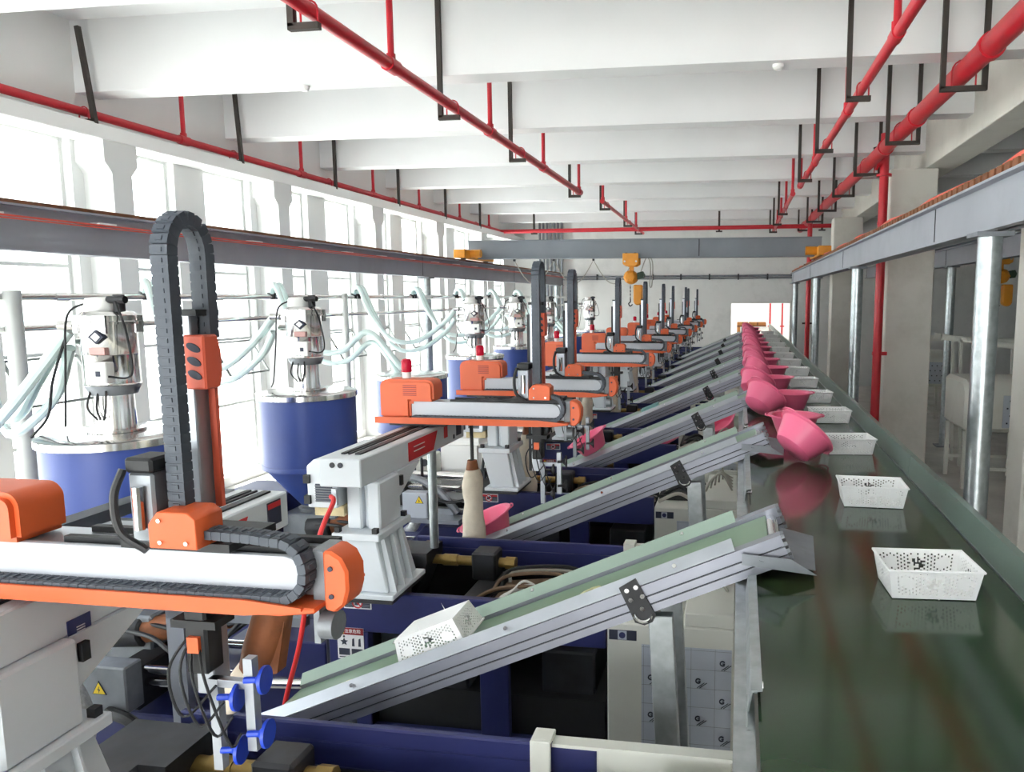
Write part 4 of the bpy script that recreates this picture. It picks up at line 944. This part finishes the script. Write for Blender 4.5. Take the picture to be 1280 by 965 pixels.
# ================================================================== HOPPERS AND LOADERS
HX = -3.66
def hopper(y, zt, label, top=True):
    t = thing('hopper_dryer', (HX, y, 1.16), label, 'hopper', 'blue material hoppers')
    R = .385
    MB().lathe([(R, zt-.62), (R, zt-.02)], (HX, y, 0), 48).build('barrel', 'bin_blue', t)
    MB().lathe([(.1, zt-.98), (R, zt-.62)], (HX, y, 0), 48).build('cone', 'bin_blue', t)
    MB().lathe([(.12, 1.16), (.12, 1.19), (.09, 1.2), (.09, zt-.97)], (HX, y, 0), 20).build('neck', 'steel_mid', t)
    MB().lathe([(R+.012, zt-.05), (R+.018, zt-.045), (R+.018, zt-.005), (R+.005, zt), (.3, zt+.004), (.14, zt+.012), (.001, zt+.012)], (HX, y, 0), 48).build('lid', 'stainless', t)
    MB().lathe([(R+.004, zt-.64), (R+.007, zt-.62), (R+.004, zt-.6)], (HX, y, 0), 48).build('seam_band', 'bin_blue', t)
    return t
def loader(y, z, label):
    t = thing('vacuum_loader', (HX, y, z), label, 'loader', 'stainless vacuum loaders on the hoppers')
    x = HX
    MB().lathe([(.15, 0), (.15, .012), (.105, .014), (.105, .02), (.1, .2), (.1, .215)], (x, y, z), 28).build('discharge_neck', 'stainless', t)
    MB().lathe([(.1, .215), (.12, .218), (.142, .27), (.142, .275)], (x, y, z), 28).build('lower_cone', 'steel_mid', t)
    MB().lathe([(.142, .275), (.147, .28), (.142, .285), (.142, .45), (.145, .455), (.142, .46), (.142, .63)], (x, y, z), 32).build('chamber', 'stainless', t)
    MB().lathe([(.157, .63), (.157, .645), (.15, .65), (.15, .68), (.13, .7), (.11, .705)], (x, y, z), 32).build('cover', 'stainless', t)
    for i in range(4):
        a = .6+i*PI/2; MB().bar((x+.158*math.cos(a), y+.158*math.sin(a), z+.58), (x+.158*math.cos(a), y+.158*math.sin(a), z+.68), .03, .014).build('clamp', 'chrome', t)
    MB().lathe([(.085, .7), (.085, .76), (.075, .78), (.05, .785), (.001, .787)], (x-.04, y, z), 20).build('suction_head', 'white_plastic', t)
    MB().cyl((x+.08, y, z+.7), (x+.08, y, z+.8), .03, n=12).cyl((x+.03, y-.02, z+.77), (x+.14, y-.02, z+.77), .022, n=10).build('air_valve', 'steel_dark', t)
    b = B(x+.03, x+.14, y-.195, y-.13, z+.3, z+.42).build('control_box', 'white_plastic', t, .006)
    B(x+.075, x+.105, y-.197, y-.195, z+.34, z+.37).build('display', 'ink', b)
    B(x-.0, x+.1, y-.15, y-.12, z+.46, z+.5).build('red_decal', 'decal_rose', t)
    d = MB().prism([(x+.05, z+.6), (x+.0, z+.56), (x+.05, z+.52), (x+.1, z+.56)], 'xz', y-.15, y-.12).build('logo_decal', 'ink', t)
    MB().prism([(x+.05, z+.585), (x+.02, z+.56), (x+.05, z+.535), (x+.08, z+.56)], 'xz', y-.153, y-.15).build('logo_mark', 'white_plastic', d)
    for dz, a in ((.62, 3.4), (.52, 2.9)): MB().cyl((x+.15*math.cos(a), y+.15*math.sin(a), z+dz), (x+.27*math.cos(a), y+.27*math.sin(a), z+dz), .03, n=12).build('hose_port', 'stainless', t)
    MB().tube(smooth_path([(x+.1, y-.05, z+.76), (x+.2, y-.1, z+.6), (x+.26, y-.14, z+.4), (x+.22, y-.13, z+.33), (x+.14, y-.18, z+.34)], 8), .006, 6).build('signal_cable', 'black', t)
    MB().tube(smooth_path([(x-.1, y-.02, z+.76), (x-.17, y-.1, z+.68), (x-.19, y-.12, z+.4), (x-.24, y-.1, z+.1), (x-.3, y-.05, z+.02)], 8), .006, 6).build('signal_cable', 'black', t)
    for i in range(3): MB().tube(smooth_path([(x-.04+.05*i, y-.12, z+.25), (x-.06+.06*i, y-.13, z+.15), (x+.02*i, y-.13, z+.08)], 6), .006, 6).build('wire', 'black', t)
    return t
HYS = [(1, 3.87, 2.2, True), (2, 5.85, 2.2, True), (3, 7.9, 2.14, False), (4, 9.95, 2.2, True), (5, 11.95, 2.2, True), (6, 13.95, 2.2, True), (7, 16.0, 2.2, False), (8, 18.0, 2.2, True)]
HL = {1: 'big blue cylindrical hopper at the left behind the nearest drag chain', 2: 'blue cylindrical hopper with cone left of the white robot column', 3: 'blue hopper half hidden behind the second robot housing'}
LL = {1: 'stainless vacuum loader on the left-most blue hopper', 2: 'stainless vacuum loader on the hopper left of the white robot column'}
for k, y, z, ld in HYS:
    hopper(y, z, HL.get(k, 'blue hopper on the %s machine from the camera' % ORD[k]))
    if ld: loader(y, z+.013, LL.get(k, 'stainless vacuum loader on the %s machine from the camera' % ORD[k]))
# conveying pipes along the windows
RX = -5.6
pr_ = thing('conveying_pipe_rack', (RX, 13, 0), 'pair of thin steel conveying pipes on posts along the windows', 'pipe rack')
MB().cyl((RX, 2.5, 3.0), (RX, 25.5, 2.99), .032, n=12).build('pipe', 'stainless', pr_)
MB().cyl((RX, 2.5, 2.75), (RX, 25.5, 2.745), .028, n=12).build('pipe', 'stainless', pr_)
for y in (4.98, 9.86, 14.7, 19.5, 24.2): MB().cyl((RX+.07, y, 0), (RX+.07, y, 3.05), .045 if y > 5 else .06, n=12).build('post', 'frame_grey', pr_)
for y in (8.0, 11.75, 13.5, 16.9, 22): MB().box(RX-.02, RX+.02, y-.015, y+.015, 2.6, 3.05).build('hanger_strap', 'frame_grey', pr_)
for i in range(12): MB().cyl((RX, 3.5+1.9*i, 2.996), (RX, 3.62+1.9*i, 2.996), .042, n=12).build('pipe_coupling', 'chrome', pr_)
hn = 0
for k, y, z, ld in [(1, 3.87, 2.2, True)]+HYS[1:]:
    yr_ = 6.35+1.95*(k-2)
    ex, ez = (HX-.27, z+.62) if ld else (HX-.1, z+.05)
    lab = {1: 'leftmost', 2: 'second', 3: 'third', 4: 'fourth', 5: 'fifth', 6: 'sixth', 7: 'seventh', 8: 'eighth'}[k]
    for j in range(2):
        dz = -.12*j; dy = .1*j
        if k == 1: pts = [(RX, 4.5+dy, 3.02), (RX+.1, 4.48+dy, 3.14), (RX+.4, 4.4, 2.75), (-4.95, 4.2+dy, 2.3-.12*j), (-4.5, 4.0, 2.25-.1*j), (-4.2, 3.9+dy, 2.5+dz), (ex, y, ez+dz)]
        else: pts = [(RX+.0, yr_+dy, 3.02), (RX+.06, yr_-.05+dy, 3.13), (RX+.2, yr_-.18+dy, 3.1), (RX+.4, yr_-.3+dy, 2.78), (RX+.75, yr_-.42+dy, 2.42+dz), (-4.5, (y+yr_)/2-.2+dy, 2.38+dz), (-4.15, y+.0+dy, 2.6+dz), (ex, y-.02, ez+dz)]
        t = thing('conveying_hose', pts[0], ('thick' if j == 0 else 'lower')+' pale aqua hose looping from the window pipes, %s along the row' % lab, 'hose', 'pale aqua conveying hoses')
        MB().tube(smooth_path(pts, 8), .034 if j == 0 else .03, 10).build('hose', 'hose_aqua', t)
        MB().cyl(Vector(pts[0])-Vector((0, 0, .05)), Vector(pts[0])+Vector((0, 0, .03)), .045, n=12).build('hose_clip', 'steel_dark', t)
# extra hose that leaves the left loader downward
t = thing('conveying_hose', (-4.0, 3.85, 2.6), 'pale aqua hose dropping from the left-most loader towards the left edge', 'hose', 'pale aqua conveying hoses')
MB().tube(smooth_path([(-3.9, 3.84, 2.8), (-4.1, 3.8, 2.55), (-4.35, 3.8, 2.3), (-4.7, 3.9, 2.1), (-5.2, 4.1, 2.15)], 8), .032, 10).build('hose', 'hose_aqua', t)
MB().tube(smooth_path([(-3.9, 3.82, 2.78), (-4.0, 3.8, 2.5), (-4.05, 3.8, 2.3), (-4.2, 3.82, 2.16)], 8), .008, 6).build('signal_cable', 'black', t)
# red air hose by the white column
t = thing('air_hose', (-1.9, 3.0, 1.5), 'bright red air hose hanging beside the white robot column', 'hose')
MB().tube(smooth_path([(-1.885, 3.16, 2.07), (-1.84, 3.1, 2.06), (-1.83, 2.98, 1.97), (-1.86, 2.93, 1.8), (-1.93, 2.92, 1.45), (-2.02, 2.92, 1.15), (-2.05, 2.92, .9)], 8), .011, 8).build('hose', 'red_hose', t)
# blue maintenance sticker on the nearest robot rail
# ================================================================== BASINS LEFT ON THE THIRD END CABINET
basin((-.72, 7.85, 1.46), (0, -.5, 0), 'pink basin lying behind the upper part of the second inclined conveyor', 'pink basins on the fourth machine')
basin((-.15, 7.9, 1.6), (.5, -.5, 0), 'pink basin behind the top end of the second inclined conveyor', 'pink basins on the fourth machine')
# ================================================================== DOORWAY
def carton(x0, x1, y0, y1, z0, z1, label):
    t = thing('cardboard_box', ((x0+x1)/2, (y0+y1)/2, z0), label, 'box', 'cartons beyond the doorway')
    B(x0, x1, y0, y1, z0, z1).build('carton', 'cardboard', t, .01)
    B(x0-.002, x1+.002, y0-.002, y1+.002, z1-.18, z1-.1).build('tape_band', 'tape', t)
    xm = (x0+x1)/2; B(xm-.03, xm+.03, y0-.003, y0, z0, z1).build('seam', 'tape', t)
    return t
carton(-.15, .3, 28.2, 28.9, 0, 1.0, 'lower large brown carton beyond the doorway')
carton(.32, .95, 28.25, 28.9, 0, 1.0, 'lower brown carton beyond the doorway, next to the belt end')
carton(-.12, .3, 28.2, 28.9, 1.0, 2.05, 'upper brown carton stacked on the lower large one')
carton(.32, .95, 28.25, 28.9, 1.0, 2.05, 'upper brown carton next to the stacked one')
carton(-.34, -.17, 26.9, 27.6, 0, 1.55, 'narrow brown carton at the left door jamb')
for x, l in ((1.08, 'left'), (1.52, 'right')):
    t = thing('red_post', (x, 28.0, 0), 'thin red upright pipe beyond the doorway, %s one of two' % l, 'pipe', 'red pipes beyond the doorway')
    MB().cyl((x, 28, 0), (x, 28, 3.0), .035, n=10).build('pipe', 'red_pipe', t); B(x-.08, x+.08, 27.96, 28.04, 1.9, 1.95).build('clamp', 'red_pipe', t)
# ================================================================== NEIGHBOURING BAY
def side_machine(x, y, label):
    t = thing('white_machine', (x, y, 0), label, 'machine', 'white machines in the neighbouring bay')
    MB().prism([(y-.6, .92), (y+.6, .92), (y+.6, 1.72), (y-.45, 1.72), (y-.6, 1.55)], 'yz', x-.55, x+.6).build('body', 'cabinet_white', t, .06)
    f = B(x+.0, x+.58, y-.612, y-.6, 1.0, 1.5).build('protective_film', 'film', t)
    m = MB()
    for i in range(5):
        for j in range(4): m.box(x+.05+i*.11+(j % 2)*.04, x+.075+i*.11+(j % 2)*.04, y-.614, y-.612, 1.06+j*.115, 1.085+j*.115)
    m.build('film_print', 'ink', f)
    for a in (-.5, .5):
        for b in (-.5, .5): B(x+a-.03, x+a+.03, y+b-.03, y+b+.03, 0, .92).build('leg', 'cabinet_white', t)
    for b in (-.5, .5): B(x-.47, x+.47, y+b-.02, y+b+.02, .3, .35).build('stretcher', 'cabinet_white', t)
    return t
side_machine(4.0, 12.6, 'white machine with patterned film behind the thick galvanised column')
side_machine(4.3, 18.6, 'white machine farther back in the neighbouring bay')
side_machine(5.7, 12.9, 'white machine at the right edge of the neighbouring bay')
def side_ladder(x0, y, z0, x1, z1, label):
    t = thing('conveyor_frame', ((x0+x1)/2, y, 0), label, 'conveyor', 'white conveyor frames in the neighbouring bay')
    for yy in (y-.25, y+.25): MB().bar((x0, yy, z0), (x1, yy, z1), .05, .1).build('side_rail', 'cabinet_white', t)
    n = 7
    for i in range(n):
        k = (i+.5)/n; MB().bar((x0+(x1-x0)*k, y-.25, z0+(z1-z0)*k), (x0+(x1-x0)*k, y+.25, z0+(z1-z0)*k), .05, .05).build('rung', 'galvanised', t)
    for k in (.12, .5, .88):
        x = x0+(x1-x0)*k; z = z0+(z1-z0)*k
        for yy in (y-.25, y+.25): MB().bar((x, yy, z), (x+.08, yy, 0), .05, .05).build('leg', 'cabinet_white', t)
    return t
side_ladder(3.5, 14.0, 2.3, 6.2, 1.95, 'long white inclined conveyor frame above the white machines')
side_ladder(3.6, 17.5, 2.1, 7.0, 2.0, 'far white conveyor frame at the back of the neighbouring bay')
